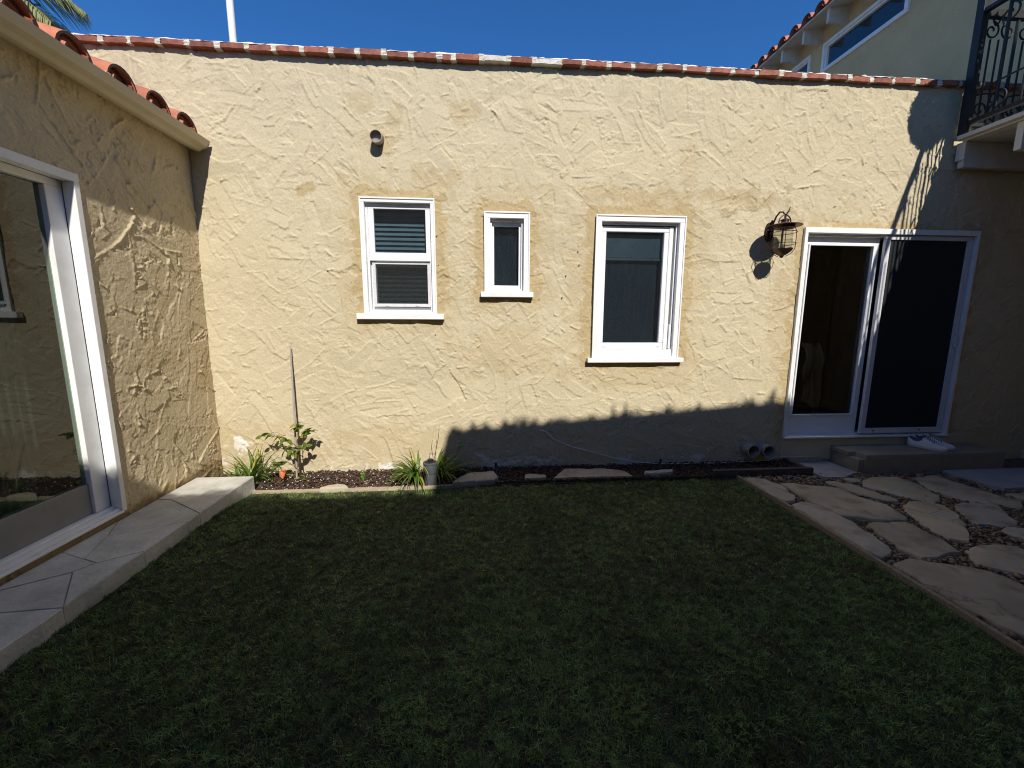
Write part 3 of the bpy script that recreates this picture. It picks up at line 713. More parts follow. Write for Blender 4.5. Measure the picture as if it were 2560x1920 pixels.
# ------------------------------------------------------------------ two-storey house on the right
K = XR / 5.75
def zz_(z): return 1.48 + (z - 1.48) * K
tsh = thing('two_storey_house', (XR, 4, 0), 'two storey stucco house with tiled eave rising behind the brick parapet', 'house')
dx3 = 0.03
ys3 = np.arange(-1.34, 11.0, dx3); zs3 = np.arange(-0.05, 6.6, dx3)
sh3 = (len(zs3), len(ys3))
h3 = 0.006 * vnoise(sh3, 12) + 0.003 * vnoise(sh3, 5) + 0.002 * vnoise(sh3, 2)
W4 = (5.985, 7.47, zz_(5.575), zz_(6.03)); W5 = (7.74, 8.9, zz_(5.575), zz_(6.03))
p3 = np.clip(vnoise(sh3, 22) * 0.8 + 0.3 * vnoise(sh3, 6), 0, 1) * 0.3
g3 = np.clip(vnoise(sh3, 9) + 0.6 * vnoise(sh3, 3) - 0.8, 0, 1) * 0.4
height_wall('wall', ys3, zs3, h3, lambda U, Z, h: (XR - h, U + 0 * h, Z), [(W4[0] + .02, W4[1] - .02, W4[2] + .02, W4[3] - .02), (W5[0] + .02, W5[1] - .02, W5[2] + .02, W5[3] - .02)], STUC_U, tsh, np.stack([p3, 0 * p3, g3], -1))
MB().box(4.95, XR - 0.02, -1.33, 1.3, -.04, 3.15).build('light_block', STUC_U, tsh)  # unseen box added to keep light from under the balcony
rb = MB().box(XR + 0.1, 11, -1.34, -1.24, 0, 6.6); rb.box(XR + .1, 11, 11, 11.1, 0, 6.6); rb.box(10.9, 11, -.1, 11, 0, 6.6); rb.box(XR + .02, 11, -.2, 11, 6.62, 6.7); rb.box(XR + 0.6, XR + .7, 5, 10, 3.5, 6.6)
rb.build('room_shell', ROOM, tsh)
for nm, W_, lb_ in (('clerestory_window', W4, 'long white window high under the tiled eave'), ('clerestory_window', W5, 'second long window under the eave, mostly hidden by the parapet')):
    wb_ = MB().frame_x(W_[0], W_[1], W_[2], W_[3], 0.05, XR - 0.035, XR + 0.03)
    wb_.frame_x(W_[0] + .05, W_[1] - .05, W_[2] + .05, W_[3] - .05, 0.03, XR - .01, XR + .06)
    wo = wb_.build(nm, WHITE, tsh, bevel=0.004); wo['label'] = lb_
    MB().box(XR + .03, XR + .036, W_[0] + .08, W_[1] - .08, W_[2] + .08, W_[3] - .08).build('pane', GLASS, wo)
    MB().box(XR + .10, XR + .105, W_[0] + .02, W_[1] - .02, W_[2] + .02, W_[3] - .02).build('dark_backing', BACKING, wo)  # dark sheet added so the high windows look unlit inside
EX = XR - 0.41
ze = zz_(6.26)
MB().sweep([(EX, ze), (XR + .3, ze + .13), (XR + .3, ze + .16), (EX, ze + .03)], -1.34, 10.5, 'y').build('eave_board', BALW, tsh)
yy = 0.35
while yy < 10:
    MB().sweep([(EX + .07, ze + .012), (EX + .07, ze - .20), (XR, ze - .20), (XR, ze + .09)], yy - .024, yy + .024, 'y').build('outlooker', BALW, tsh)
    yy += 0.515
yy = 0.1
while yy < 10.4:
    for row in range(2):
        xe = EX - 0.03 + 0.36 * row; z_ = ze + .05 + 0.36 * row * 0.28
        tile_obj(tsh, yy + random.uniform(-.008, .008), 0.105, xe, xe + 0.44, z_, z_ + .44 * .28, 1, 0.014, seg=10)
        tile_obj(tsh, yy + 0.1405, 0.09, xe - .01, xe + 0.42, z_ + .05, z_ + .05 + .43 * .28, 1, 0.013, seg=8, flip=-1, ang=2.6)
    yy += 0.281

# ------------------------------------------------------------------ balcony
bal = thing('balcony', (4.5, 3.8, 3.16), 'white timber balcony with black wrought iron railing at the upper right', 'balcony')
MB().box(4.5, XR - .03, -0.1, 3.835, 3.176, 3.212).build('deck', BALW, bal, bevel=0.003)
for i in range(14):
    MB().box(4.56 + i * 0.1, 4.56 + i * 0.1 + 0.094, -0.1, 3.83, 3.162, 3.1755).build('soffit_board', BALW, bal)
for yb in (3.812, 3.39, 2.97, 2.55, 2.13, 1.71, 1.29, .87, .45, .03):
    MB().sweep([(4.58, 3.161), (4.58, 2.935), (XR - .03, 2.935), (XR - .03, 3.161)], yb, yb + .052, 'y').build('beam', BALW, bal, bevel=0.003)
MB().box(4.56, 4.5785, 3.80, 3.875, 3.0, 3.161).build('end_block', BALW, bal, bevel=0.002)
mo = MB()
for i in range(900):     # moss and leaf litter along the deck lip
    px, py, pz = 4.515 + random.uniform(-.012, .05), random.uniform(0, 3.82), 3.213
    a = random.uniform(0, 6.28); s = random.uniform(.008, .022); hh = random.uniform(.004, .026)
    mo.add([(px, py, pz), (px + s * math.cos(a), py + s * math.sin(a), pz + hh), (px + s * math.cos(a + .9), py + s * math.sin(a + .9), pz + hh * .6)], [(0, 1, 2)])
mo.build('moss', HEDGE, bal, kind='stuff')
MB().box(4.498, 4.562, 3.775, 3.839, 3.2125, 4.45).build('post', IRON, bal, bevel=0.004)
MB().box(4.512, 4.548, -.1, 3.774, 3.285, 3.32).build('bottom_rail', IRON, bal)
MB().box(4.505, 4.555, -.1, 3.774, 4.215, 4.245).build('top_rail', IRON, bal)
MB().box(4.563, XR - .03, 3.785, 3.83, 4.195, 4.255).build('top_rail', IRON, bal)
MB().box(4.563, XR - .03, 3.79, 3.825, 3.285, 3.315).build('bottom_rail', IRON, bal)
def spiral(cx, cz, R, a0, turns, n=26, s=1):
    return [(cx + s * R * (1 - 0.78 * i / n) * math.cos(a0 + turns * 2 * math.pi * i / n), cz + R * (1 - 0.78 * i / n) * math.sin(a0 + turns * 2 * math.pi * i / n)) for i in range(n + 1)]
def panel(kind, a0, a1):
    P = (lambda u, z: (4.53, u, z)) if kind == 'w' else (lambda u, z: (u, 3.807, z))
    n = max(2, round((a1 - a0) / (0.18 if kind == 'w' else 0.08))); st = (a1 - a0) / n
    for i in range(1, n):
        u = a0 + st * i
        thick = (i % 4 == 0)
        MB().tube([P(u, 3.318), P(u, 4.20 if thick else 4.02)], 0.013 if thick else 0.0075, 6).build('baluster', IRON, bal)
    c = a0 + 2 * st
    if kind == 'w': c = a1 - 2 * st
    while a0 + 1.5 * st < c < a1 - 1.5 * st:
        for s in (-1, 1):
            for zc, R, w, t in ((4.09, 0.078, 1.6, 1.25), (3.43, 0.085, -1.6, -1.25)):
                MB().tube([P(*q) for q in spiral(c + s * st * 1.0, zc, R, w, t, s=s)], 0.0075, 5).build('scroll', IRON, bal, smooth=True)
            MB().tube([P(c + s * st * (0.15 + .85 * k / 8), 4.185 - 0.05 * math.sin(math.pi * k / 8)) for k in range(9)], 0.007, 5).build('scroll', IRON, bal, smooth=True)
        MB().tube([P(c + st * 1.9 * math.cos(math.pi * k / 12), 3.53 + 0.045 * math.sin(math.pi * k / 12)) for k in range(13)], 0.008, 5).build('scroll', IRON, bal, smooth=True)
        c += -6 * st if kind == 'w' else 4 * st
panel('n', 4.563, XR - .04)
panel('w', 0.0, 3.774)

def leaf_cloud(n, fn, size, seed):
    r = np.random.default_rng(seed)
    P = np.array([fn(r) for _ in range(n)])
    a = r.normal(size=(n, 3)); a /= np.linalg.norm(a, axis=1)[:, None]
    b = np.cross(a, r.normal(size=(n, 3))); b /= np.linalg.norm(b, axis=1)[:, None]
    s = size * r.uniform(0.6, 1.3, (n, 1))
    v = np.stack([P - a * s, P + b * s * .45, P + a * s, P - b * s * .45], 1).reshape(-1, 3)
    f = np.arange(n * 4).reshape(n, 4)
    return v, f
# topiary added out of frame, its crown shaped to cast the patch by the railing
tp = thing('shadow_topiary', (4.9, 2.55, 3.212), 'unseen potted shrub added on the balcony to cast the round shadow', 'plant')
MB().lathe([(.13, 0.001), (.19, .36), (.2, .36), (.2, .4), (.17, .4), (.165, .34)], (4.9, 2.55, 3.212), 20).build('pot', TILE, tp, smooth='auto')
MB().tube([(4.9, 2.55, 3.5), (4.88, 2.57, 3.9), (4.72, 2.58, 4.5)], [.03, .025, .02], 8).build('trunk', STEM, tp)
def sph(r):
    d = r.normal(size=3); d /= np.linalg.norm(d); d *= r.uniform(.55, 1) ** .5
    if r.random() < .36: return (4.565 + .225 * d[0], 2.58 + .22 * d[1], 4.53 + .225 * d[2])
    return (4.82 + .34 * d[0], 2.58 + .34 * d[1], 4.80 + .34 * d[2])
v, f = leaf_cloud(5200, sph, 0.034, 3)
npmesh('crown', v, f, HEDGE, tp)

# ------------------------------------------------------------------ wall lantern
lan = thing('wall_lantern', (2.785, D, 2.32), 'aged copper lantern with wide round hood hanging beside the sliding door', 'wall lantern')
C0 = (2.787, 3.72, 0)
bp = []
for k in range(24):
    a = 2 * math.pi * k / 24
    bp.append((2.768 + 0.036 * math.copysign(abs(math.cos(a)) ** .8, math.cos(a)), 2.325 + 0.088 * math.copysign(abs(math.sin(a)) ** .8, math.sin(a))))
MB().add([(x_, D + .004, z_) for x_, z_ in bp] + [(x_, D - .022, z_) for x_, z_ in bp] + [(2.768 + (x_ - 2.768) * .8, D - .03, 2.325 + (z_ - 2.325) * .88) for x_, z_ in bp],
         [(i * 24 + k, (i + 1) * 24 + k, (i + 1) * 24 + (k + 1) % 24, i * 24 + (k + 1) % 24) for i in range(2) for k in range(24)] + [tuple(48 + k for k in range(24))]).build('back_plate', COPPERD, lan, smooth='auto')
MB().tube([(2.77, D - .028, 2.35), (2.772, D - .05, 2.40), (2.776, D - .075, 2.452), (2.78, D - .112, 2.482), (2.784, D - .148, 2.474), (2.786, D - .172, 2.447), (2.787, D - .192, 2.445), (2.788, D - .212, 2.465), (2.79, D - .228, 2.497)], [.008, .008, .0075, .0075, .007, .0065, .006, .005, .003], 8).build('arm', COPPERD, lan, smooth=True)
MB().tube([(2.77, D - .028, 2.40), (2.77, D - .04, 2.425)], .011, 8).build('knob', COPPERD, lan)
MB().tube([(2.787 + .058 * math.cos(math.pi * k / 10) * (1.0 if k not in (2, 8) else 1.05), 3.72, 2.372 + .07 * math.sin(math.pi * k / 10)) for k in range(11)], .006, 7).build('bail', COPPER, lan, smooth=True)
MB().lathe([(.002, 2.436), (.010, 2.430), (.010, 2.42), (.005, 2.414), (.02, 2.408), (.038, 2.398), (.04, 2.393), (.032, 2.39), (.033, 2.372), (.05, 2.366)], C0, 20).build('cap', COPPER, lan, smooth='auto')
MB().lathe([(.03, 2.372), (.085, 2.362), (.14, 2.347), (.143, 2.343), (.138, 2.341), (.084, 2.350), (.084, 2.322), (.078, 2.322), (.03, 2.36)], C0, 36).build('hood', COPPER, lan, smooth='auto')
MB().lathe([(.076, 2.145), (.076, 2.335), (.073, 2.335), (.073, 2.145)], C0, 28, True).build('glass_cylinder', GLASS_L, lan, smooth='auto')
for zr in (2.285, 2.185):
    MB().ring((C0[0], C0[1], zr), .104, .003, 32, 6).build('cage_ring', COPPERD, lan, smooth=True)
for k in range(4):
    a = math.pi / 4 + k * math.pi / 2 + .3
    ca, sa = math.cos(a), math.sin(a)
    MB().tube([(C0[0] + r_ * ca, C0[1] + r_ * sa, z_) for r_, z_ in ((.082, 2.335), (.1, 2.29), (.1, 2.18), (.097, 2.14), (.07, 2.098), (.03, 2.075))], .0032, 6).build('cage_bar', COPPERD, lan, smooth=True)
MB().lathe([(.078, 2.147), (.084, 2.145), (.085, 2.138), (.07, 2.116), (.04, 2.092), (.018, 2.08), (.016, 2.07), (.006, 2.062)], C0, 28).build('bowl', COPPER, lan, smooth='auto')
MB().lathe([(.017, 2.148), (.017, 2.18), (.012, 2.182)], C0, 14).build('lamp_holder', PLAST, lan, smooth='auto')
MB().tube([(C0[0] - .01, C0[1], 2.18), (C0[0] - .008, C0[1], 2.33)], .006, 6).build('stem', COPPERD, lan)

# ------------------------------------------------------------------ terrace in front of the left door
ter = thing('stone_terrace', (-2.2, 2.2, 0), 'raised pale stone step along the left wall, laid in angled slabs', 'step')
e, w = -1.95, XL + 0.004
SL_ = [[(w, -1.2), (e, -1.2), (e, -.4), (w, -.35)], [(w, -.35), (e, -.4), (e, .45), (w, .5)], [(w, .5), (e, .45), (e, 1.2), (w, 1.3)], [(w, 1.3), (e, 1.2), (e, 1.89), (w, 1.86)],
       [(w, 1.86), (e, 1.89), (-2.169, 2.176), (w, 2.02)], [(e, 1.89), (e, 2.36), (-2.118, 2.254), (-2.169, 2.176)],
       [(w, 2.02), (-2.169, 2.176), (-2.118, 2.254), (-2.225, 2.30), (w, 2.384)], [(w, 2.384), (-2.225, 2.30), (-2.314, 2.552), (w, 2.75)],
       [(-2.225, 2.30), (-2.118, 2.254), (e, 2.36), (e, 2.72), (-2.314, 2.552)],
       [(w, 2.75), (-2.314, 2.552), (e, 2.72), (e, 2.84), (-2.3, 3.08), (w, 3.1)], [(w, 3.1), (-2.3, 3.08), (e, 2.84), (e, 3.18), (w, 3.2)], [(w, 3.2), (e, 3.18), (e, 3.53), (w, 3.53)]]
for poly in SL_:
    c = Vector((sum(p[0] for p in poly) / len(poly), sum(p[1] for p in poly) / len(poly)))
    ring = []
    for i, p in enumerate(poly):
        q = poly[(i + 1) % len(poly)]
        L = math.dist(p, q); n = max(1, int(L / 0.09))
        edge = abs(p[0] - e) < .001 and abs(q[0] - e) < .001
        for k in range(n):
            t = k / n; x_, y_ = p[0] + (q[0] - p[0]) * t, p[1] + (q[1] - p[1]) * t
            d2 = c - Vector((x_, y_)); d2 = d2 / max(d2.length, .01) * 0.0018
            jx = random.uniform(-.007, .004) if edge and k else 0
            ring.append((x_ + d2.x + jx, y_ + d2.y, edge))
    n = len(ring); zt = 0.15 + random.uniform(-.002, .002)
    vs = [(x_ - (random.uniform(-.002, .006) if eg else 0), y_, -0.02) for x_, y_, eg in ring] + [(x_ + (random.uniform(-.002, .003) if eg else 0), y_, .09) for x_, y_, eg in ring] + [(x_, y_, zt - .006) for x_, y_, eg in ring] + [(x_ + (c.x - x_) * .02, y_ + (c.y - y_) * .02, zt) for x_, y_, eg in ring]
    MB().add(vs, [tuple(range(3 * n, 4 * n))] + [(i * n + k, i * n + (k + 1) % n, (i + 1) * n + (k + 1) % n, (i + 1) * n + k) for i in range(3) for k in range(n)]).build('paving_slab', SLAB, ter)

# ------------------------------------------------------------------ lawn
def lawn_z(x, y):      # the turf swells a little against the stone step
    t = np.clip((-0.95 - np.asarray(x)) / 0.98, 0, 1)
    return 0.052 * t * t * (3 - 2 * t) * np.clip((3.5 - np.asarray(y)) / 0.45, 0.1, 1)
def lawn_edge(x): return np.interp(x, [-1.975, -0.5, 0.2, 0.9, 1.6, 2.42], [3.475, 3.475, 3.50, 3.53, 3.56, 3.60])
lx_ = np.linspace(-1.975, 2.42, 45)
LV = []; rows = 26
for a in range(rows):
    for x_ in lx_:
        ye = float(lawn_edge(x_)) + .025; y_ = -1.2 + (ye + 1.2) * a / (rows - 1)
        LV.append((x_, y_, float(lawn_z(x_, y_))))
npmesh('lawn', LV, [(a * 45 + b, a * 45 + b + 1, (a + 1) * 45 + b + 1, (a + 1) * 45 + b) for a in range(rows - 1) for b in range(44)], TURF, kind='structure', smooth=True)
def blades(n, ylo, yhi, hmin, hmax, wd, seed):
    r = np.random.default_rng(seed)
    nt = n // 9
    tx, ty = r.uniform(-1.955, 2.41, nt), r.uniform(ylo, yhi, nt); tv = np.exp(r.normal(0, .42, nt)); ta_ = r.uniform(0, 6.283, nt); th = r.uniform(.75, 1.25, nt)
    ti = r.integers(0, nt, n)
    x = np.clip(tx[ti] + r.normal(0, .008, n), -1.958, 2.412); y = ty[ti] + r.normal(0, .008, n)
    k = y < lawn_edge(x); x = x[k]; y = y[k]; ti = ti[k]; n = len(x)
    gx = ((x + 2) / 4.5 * 599).astype(int); gy = ((y + 1.3) / 5 * 599).astype(int)
    nl = vnoise((600, 600), 14, r); nd = vnoise((600, 600), 9, r); nd2 = vnoise((600, 600), 7, r); nc = vnoise((600, 600), 40, r); nf = vnoise((600, 600), 5, r)
    hgt = r.uniform(hmin, hmax, n) * (1 + .25 * nl[gy, gx]) * th[ti]
    az = np.where(r.random(n) < .7, ta_[ti] + r.normal(0, .8, n), r.uniform(0, 6.283, n))
    lean = r.uniform(.6, 1.6, n) + .35 * nf[gy, gx]
    wb = wd * r.uniform(.6, 1.3, n)
    d = np.stack([np.cos(az), np.sin(az), 0 * az], 1)
    tw = az + math.pi / 2 + r.normal(0, .5, n)
    s = np.stack([np.cos(tw), np.sin(tw), 0 * az], 1) * wb[:, None] * .5
    b0 = np.stack([x, y, lawn_z(x, y) - .001], 1)
    def pt(t):
        a = lean * (t ** 1.0)
        return b0 + d * (hgt * np.sin(a) * t)[:, None] + np.array([0, 0, 1]) * (hgt * np.cos(a * .85) * t)[:, None]
    m1 = pt(.5); tp_ = pt(1.0)
    v = np.stack([b0 - s, b0 + s, m1 - s * .85, m1 + s * .85, tp_], 1).reshape(-1, 3)
    i0 = (np.arange(n) * 5)[:, None]
    f = np.concatenate([i0 + [0, 1, 3], i0 + [0, 3, 2], i0 + [2, 3, 4]], 0)
    g = r.random(n); c = nc[gy, gx]
    fv = 1.5 * np.clip(1 + .38 * c + .3 * nf[gy, gx], .5, 1.7)
    col = np.stack([.060 + .09 * g, .105 + .115 * g, .026 + .04 * g], 1) * np.clip(fv * tv[ti], .3, 2.6)[:, None]
    dry = r.random(n) < (.07 + .06 * (c > .35))
    col[dry] = np.stack([.19 + .10 * g[dry], .155 + .08 * g[dry], .085 + .05 * g[dry]], 1)
    tone = np.concatenate([np.repeat(col, 5, 0), np.ones((n * 5, 1))], 1)
    return v, f, tone
va, fa, ta = blades(190000, 0.75, 3.62, .017, .036, .0029, 31)
vb, fb, tb = blades(80000, 0.75, 2.0, .018, .036, .0023, 32)
vc, fc, tc_ = blades(9000, -1.2, 0.76, .03, .055, .006, 33)
npmesh('grass', np.concatenate([va, vb, vc]), np.concatenate([fa, fb + len(va), fc + len(va) + len(vb)]), GRASS, kind='stuff', tone=np.concatenate([ta, tb, tc_]))
# clover patches in the near lawn
cl = MB()
for (cx_, cy_, rr, n) in ((-.30, 1.33, .10, 70), (-.18, 1.25, .07, 40), (.55, 1.32, .08, 45), (.9, 1.2, .09, 50), (-.75, 1.42, .06, 25), (1.5, 1.25, .12, 60), (1.15, 1.45, .05, 20), (-.05, 1.5, .05, 18)):
    for i in range(n):
        a = random.uniform(0, 6.28); q = rr * math.sqrt(random.random()); X0, Y0, Z0 = cx_ + q * math.cos(a), cy_ + q * math.sin(a), random.uniform(.026, .04); s = random.uniform(.005, .009)
        for k in range(3):
            b = a + k * 2.09
            cl.add([(X0, Y0, Z0), (X0 + s * math.cos(b - .5), Y0 + s * math.sin(b - .5), Z0 + .002), (X0 + s * 1.35 * math.cos(b), Y0 + s * 1.35 * math.sin(b), Z0 + .001), (X0 + s * math.cos(b + .5), Y0 + s * math.sin(b + .5), Z0 + .002)], [(0, 1, 2, 3)])
cl.build('clover', leaf_mat('clover_leaf', (0.17, 0.27, 0.05), (0.12, 0.2, 0.035)), kind='stuff')
# lawn edging
le = MB()
pts = [(2.418, -1.2), (2.424, .5), (2.418, 1.45), (2.424, 2.0), (2.43, 2.46), (2.44, 3.0), (2.425, 3.45), (2.415, 3.6)]
vs = []
for x_, y_ in pts: vs += [(x_, y_, -.02), (x_ + .026, y_, -.02), (x_ + .026, y_, .034), (x_, y_, .034)]
le.add(vs, [(i * 4 + a, i * 4 + (a + 1) % 4, i * 4 + 4 + (a + 1) % 4, i * 4 + 4 + a) for i in range(len(pts) - 1) for a in range(4)] + [(3, 2, 1, 0)])
tag(le.build('lawn_edging', WOOD, base=(2.42, 2, 0)), 'thin weathered wooden edging between the lawn and the flagstone path', 'edging')
be = MB()
pts = [(-1.95, 3.478), (-1.2, 3.482), (-.75, 3.487), (-.25, 3.497)]
vs = []
for x_, y_ in pts: vs += [(x_, y_, -.02), (x_, y_ + .025, -.02), (x_, y_ + .025, .03), (x_, y_, .03)]
be.add(vs, [(i * 4 + a, i * 4 + 4 + a, i * 4 + 4 + (a + 1) % 4, i * 4 + (a + 1) % 4) for i in range(3) for a in range(4)] + [(0, 1, 2, 3), (15, 14, 13, 12)])
tag(be.build('bed_edging', WOODP, base=(-1, 3.48, 0)), 'bleached wooden board between the lawn and the sunny end of the planting bed', 'edging')
bb = thing('timber_border', (3.1, 3.6, 0), 'dark weathered timber corner closing the planting bed beside the concrete pad', 'edging')
MB().sweep([(3.545, -.02), (3.545, .085), (3.59, .085), (3.59, -.02)], 2.20, 3.205, 'x').build('front_board', WOODD, bb, bevel=.004)
MB().box(3.14, 3.185, 3.5905, 3.875, -.02, .08).build('side_board', WOODD, bb, bevel=.004)

# ------------------------------------------------------------------ planting bed
MB().add([(-1.96, 3.49, .012), (2.4, 3.545, .012), (3.14, 3.545, .012), (3.14, 3.93, .03), (-2.44, 3.93, .035), (-2.44, 3.53, .015)], [tuple(range(6))]).build('planting_bed', SOIL, kind='structure')
def chips(n, seed):
    r = np.random.default_rng(seed)
    x = r.uniform(-1.95, 3.13, n); y = r.uniform(3.5, 3.89, n); y = np.maximum(y, np.where(x > -.3, 3.55, 3.51))
    z = .014 + (y - 3.5) * .05 + r.uniform(0, .022, n)
    P = np.stack([x, y, z], 1)
    white = (r.random(n) < .11) & (x < .2)
    a = r.uniform(0, 6.283, n); t = r.normal(0, .35, n)
    l_ = np.where(white, .004, r.uniform(.006, .019, n)); w_ = np.where(white, .004, r.uniform(.003, .007, n)); h_ = np.where(white, .0035, .0025)
    A = np.stack([np.cos(a) * np.cos(t), np.sin(a) * np.cos(t), np.sin(t)], 1); B = np.stack([-np.sin(a), np.cos(a), 0 * a], 1); C = np.cross(A, B)
    A = A * l_[:, None]; B = B * w_[:, None]; C = C * h_[:, None]
    v = np.stack([P - A - B * .6 - C, P + A - B - C, P + A * .8 + B - C, P - A + B - C, P - A - B * .6 + C, P + A * .9 - B + C, P + A * .8 + B + C, P - A * .9 + B + C], 1).reshape(-1, 3)
    q = np.array([(0, 3, 2, 1), (4, 5, 6, 7), (0, 1, 5, 4), (1, 2, 6, 5), (2, 3, 7, 6), (3, 0, 4, 7)])
    f = (np.arange(n)[:, None, None] * 8 + q[None]).reshape(-1, 4)
    g = r.random(n)
    col = np.stack([.05 + .13 * g ** 2, .032 + .075 * g ** 2, .022 + .045 * g ** 2], 1)
    red = r.random(n) < .10; col[red] = np.stack([.15 + .08 * g[red], .08 + .04 * g[red], .045 + .02 * g[red]], 1)
    col[white] = .72
    return v, f, np.concatenate([np.repeat(col, 8, 0), np.ones((n * 8, 1))], 1)
v, f, t = chips(9000, 41)
npmesh('bark_mulch', v, f, MULCH, kind='stuff', tone=t)

def rock(name, poly, z0, zt, m, label, cat, group, rough_=.006, parent=None):
    c = Vector((sum(p[0] for p in poly) / len(poly), sum(p[1] for p in poly) / len(poly)))
    ring = []
    for i, p in enumerate(poly):
        q = poly[(i + 1) % len(poly)]; n = max(1, int(math.dist(p, q) / .05))
        for k in range(n):
            tt = k / n; ring.append((p[0] + (q[0] - p[0]) * tt + random.uniform(-rough_, rough_), p[1] + (q[1] - p[1]) * tt + random.uniform(-rough_, rough_)))
    # soften the corners once
    n = len(ring)
    ring = [tuple(.07 * ring[i - 1][a] + .86 * ring[i][a] + .07 * ring[(i + 1) % n][a] for a in (0, 1)) for i in range(n)]
    zf = zt if callable(zt) else (lambda x_, y_: zt)
    vs = [(x_ + random.uniform(-.004, .004), y_ + random.uniform(-.004, .004), z0) for x_, y_ in ring]
    vs += [(x_ + (x_ - c.x) * .012, y_ + (y_ - c.y) * .012, z0 + (zf(x_, y_) - z0) * .6 + random.uniform(-.004, .004)) for x_, y_ in ring]
    vs += [(x_, y_, zf(x_, y_) - .006 + random.uniform(-.003, .002)) for x_, y_ in ring]
    ins = [(x_ + (c.x - x_) * min(.25, .006 / max(.02, math.dist((x_, y_), c))), y_ + (c.y - y_) * min(.25, .006 / max(.02, math.dist((x_, y_), c)))) for x_, y_ in ring]
    vs += [(x_, y_, zf(x_, y_) + random.uniform(-.003, .002)) for x_, y_ in ins]
    vs += [(x_ + (c.x - x_) * .45, y_ + (c.y - y_) * .45, zf(x_, y_) + random.uniform(-.004, .004)) for x_, y_ in ins]
    vs.append((c.x, c.y, zf(c.x, c.y)))
    fs = [(i * n + k, i * n + (k + 1) % n, (i + 1) * n + (k + 1) % n, (i + 1) * n + k) for i in range(4) for k in range(n)] + [(4 * n + k, 4 * n + (k + 1) % n, 5 * n) for k in range(n)]
    o = MB().add(vs, fs).build(name, m, parent, smooth='auto', base=None if parent else (c.x, c.y, z0))
    if not parent: tag(o, label, cat, group)
    return o
BG = 'flat stones lying along the planting bed'
rock('flat_stone', [(-.26, 3.50), (.12, 3.535), (.16, 3.60), (.12, 3.71), (-.12, 3.69), (-.2, 3.6)], 0, lambda x_, y_: .055 + .18 * (y_ - 3.5) * 0.5, STONE_G, 'grey tan wedge shaped stone just right of the strappy plant', 'stone', BG)
rock('flat_stone', [(.40, 3.57), (.60, 3.565), (.61, 3.64), (.42, 3.68)], 0, .052, STONE, 'smallest brown stone between two larger stones in the shaded bed', 'stone', BG)
rock('flat_stone', [(.66, 3.565), (1.1, 3.57), (1.43, 3.56), (1.38, 3.67), (1.2, 3.73), (.80, 3.74)], 0, lambda x_, y_: .045 + .12 * (y_ - 3.55), BEDST, 'longest tan stone lying under the large casement window', 'stone', BG)
rock('flat_stone', [(1.53, 3.6), (1.82, 3.60), (1.86, 3.67), (1.56, 3.655)], 0, lambda x_, y_: .055 + .03 * (x_ - 1.5), mat('pale_stone', (.46, .42, .35), (.36, .32, .26), rough=.85, scale=9, bump=.4), 'pale narrow stone near the right end of the shaded bed', 'stone', BG)
rock('flat_stone', [(-1.39, 3.475), (-1.15, 3.478), (-1.18, 3.53), (-1.25, 3.56), (-1.34, 3.53)], 0, .05, mat('buff_stone', (.52, .47, .34), (.42, .37, .26), rough=.85, scale=9, bump=.4), 'buff stone half hidden at the sunny lawn edge', 'stone', BG)

# ------------------------------------------------------------------ plants in the bed
def strap_leaf(base, az, L, rise, droop, w, m, parent, nseg=9, fold=.25, nm='leaf'):
    vs = []
    p = Vector(base); el = rise
    d = Vector((math.cos(az), math.sin(az), 0)); s = Vector((-math.sin(az), math.cos(az), 0))
    for i in range(nseg + 1):
        t = i / nseg
        ww = w * (0.65 + .5 * math.sin(math.pi * min(1, t * 1.15 + .1))) * (1 - t ** 4) + .0006
        vs += [p - s * ww + Vector((0, 0, ww * fold)), p, p + s * ww + Vector((0, 0, ww * fold))]
        p = p + (d * math.cos(el) + Vector((0, 0, 1)) * math.sin(el)) * (L / nseg)
        if p.z < .02: p.z = .02
        if p.y > D - .012: p.y = D - .012
        el -= droop / nseg * (0.4 + 1.2 * t)
    fs = []
    for i in range(nseg):
        for a in (0, 1): fs.append((i * 3 + a, i * 3 + a + 1, i * 3 + a + 4, i * 3 + a + 3))
    return MB().add(vs, fs).build(nm, m, parent, smooth=True)
LG = 'strappy plants in the planting bed'
def clump(loc, n, Lr, seed, label, spread=.05, azr=(0, 6.283), dr=(.9, 2.4), w=.0085):
    random.seed(seed)
    t = thing('lily_plant', loc, label, 'plant', LG)
    for i in range(n):
        a = random.uniform(*azr); q = random.uniform(0, spread)
        m = LILY if random.random() > .08 else LEAFY
        strap_leaf((loc[0] + q * math.cos(a * 3), loc[1] + q * .6 * math.sin(a * 3), loc[2]), a, random.uniform(*Lr), random.uniform(.75, 1.45), random.uniform(*dr), w * random.uniform(.7, 1.2), m, t)
    return t
LEAFY = leaf_mat('leaf_yellowing', (.42, .36, .05), (.25, .27, .04), trans=.3)
LILYP = LILY
clump((-2.06, 3.70, .02), 52, (.24, .42), 1, 'dark strappy clump spilling over the end of the stone step', .05, (-.6, 3.6), (.8, 2.2))
clump((-2.16, 3.66, .02), 9, (.2, .32), 9, 'few upright grassy blades in the corner beside the stone step', .03, (1.2, 3.4), (.5, 1.2))
clump((-1.07, 3.63, .015), 7, (.10, .19), 2, 'tiny young strappy shoot alone in the sunny soil', .01, (0, 6.28), (.2, 1.0), .006)
clump((-.58, 3.62, .02), 58, (.26, .42), 3, 'bright strappy clump left of the grey irrigation tube', .06, (1.5, 5.6), (1.6, 3.0))
rc = clump((-.38, 3.66, .02), 54, (.28, .46), 4, 'arching strappy clump half in shadow behind the grey tube', .06, (-1.6, 1.9), (1.4, 2.9))
random.seed(12)
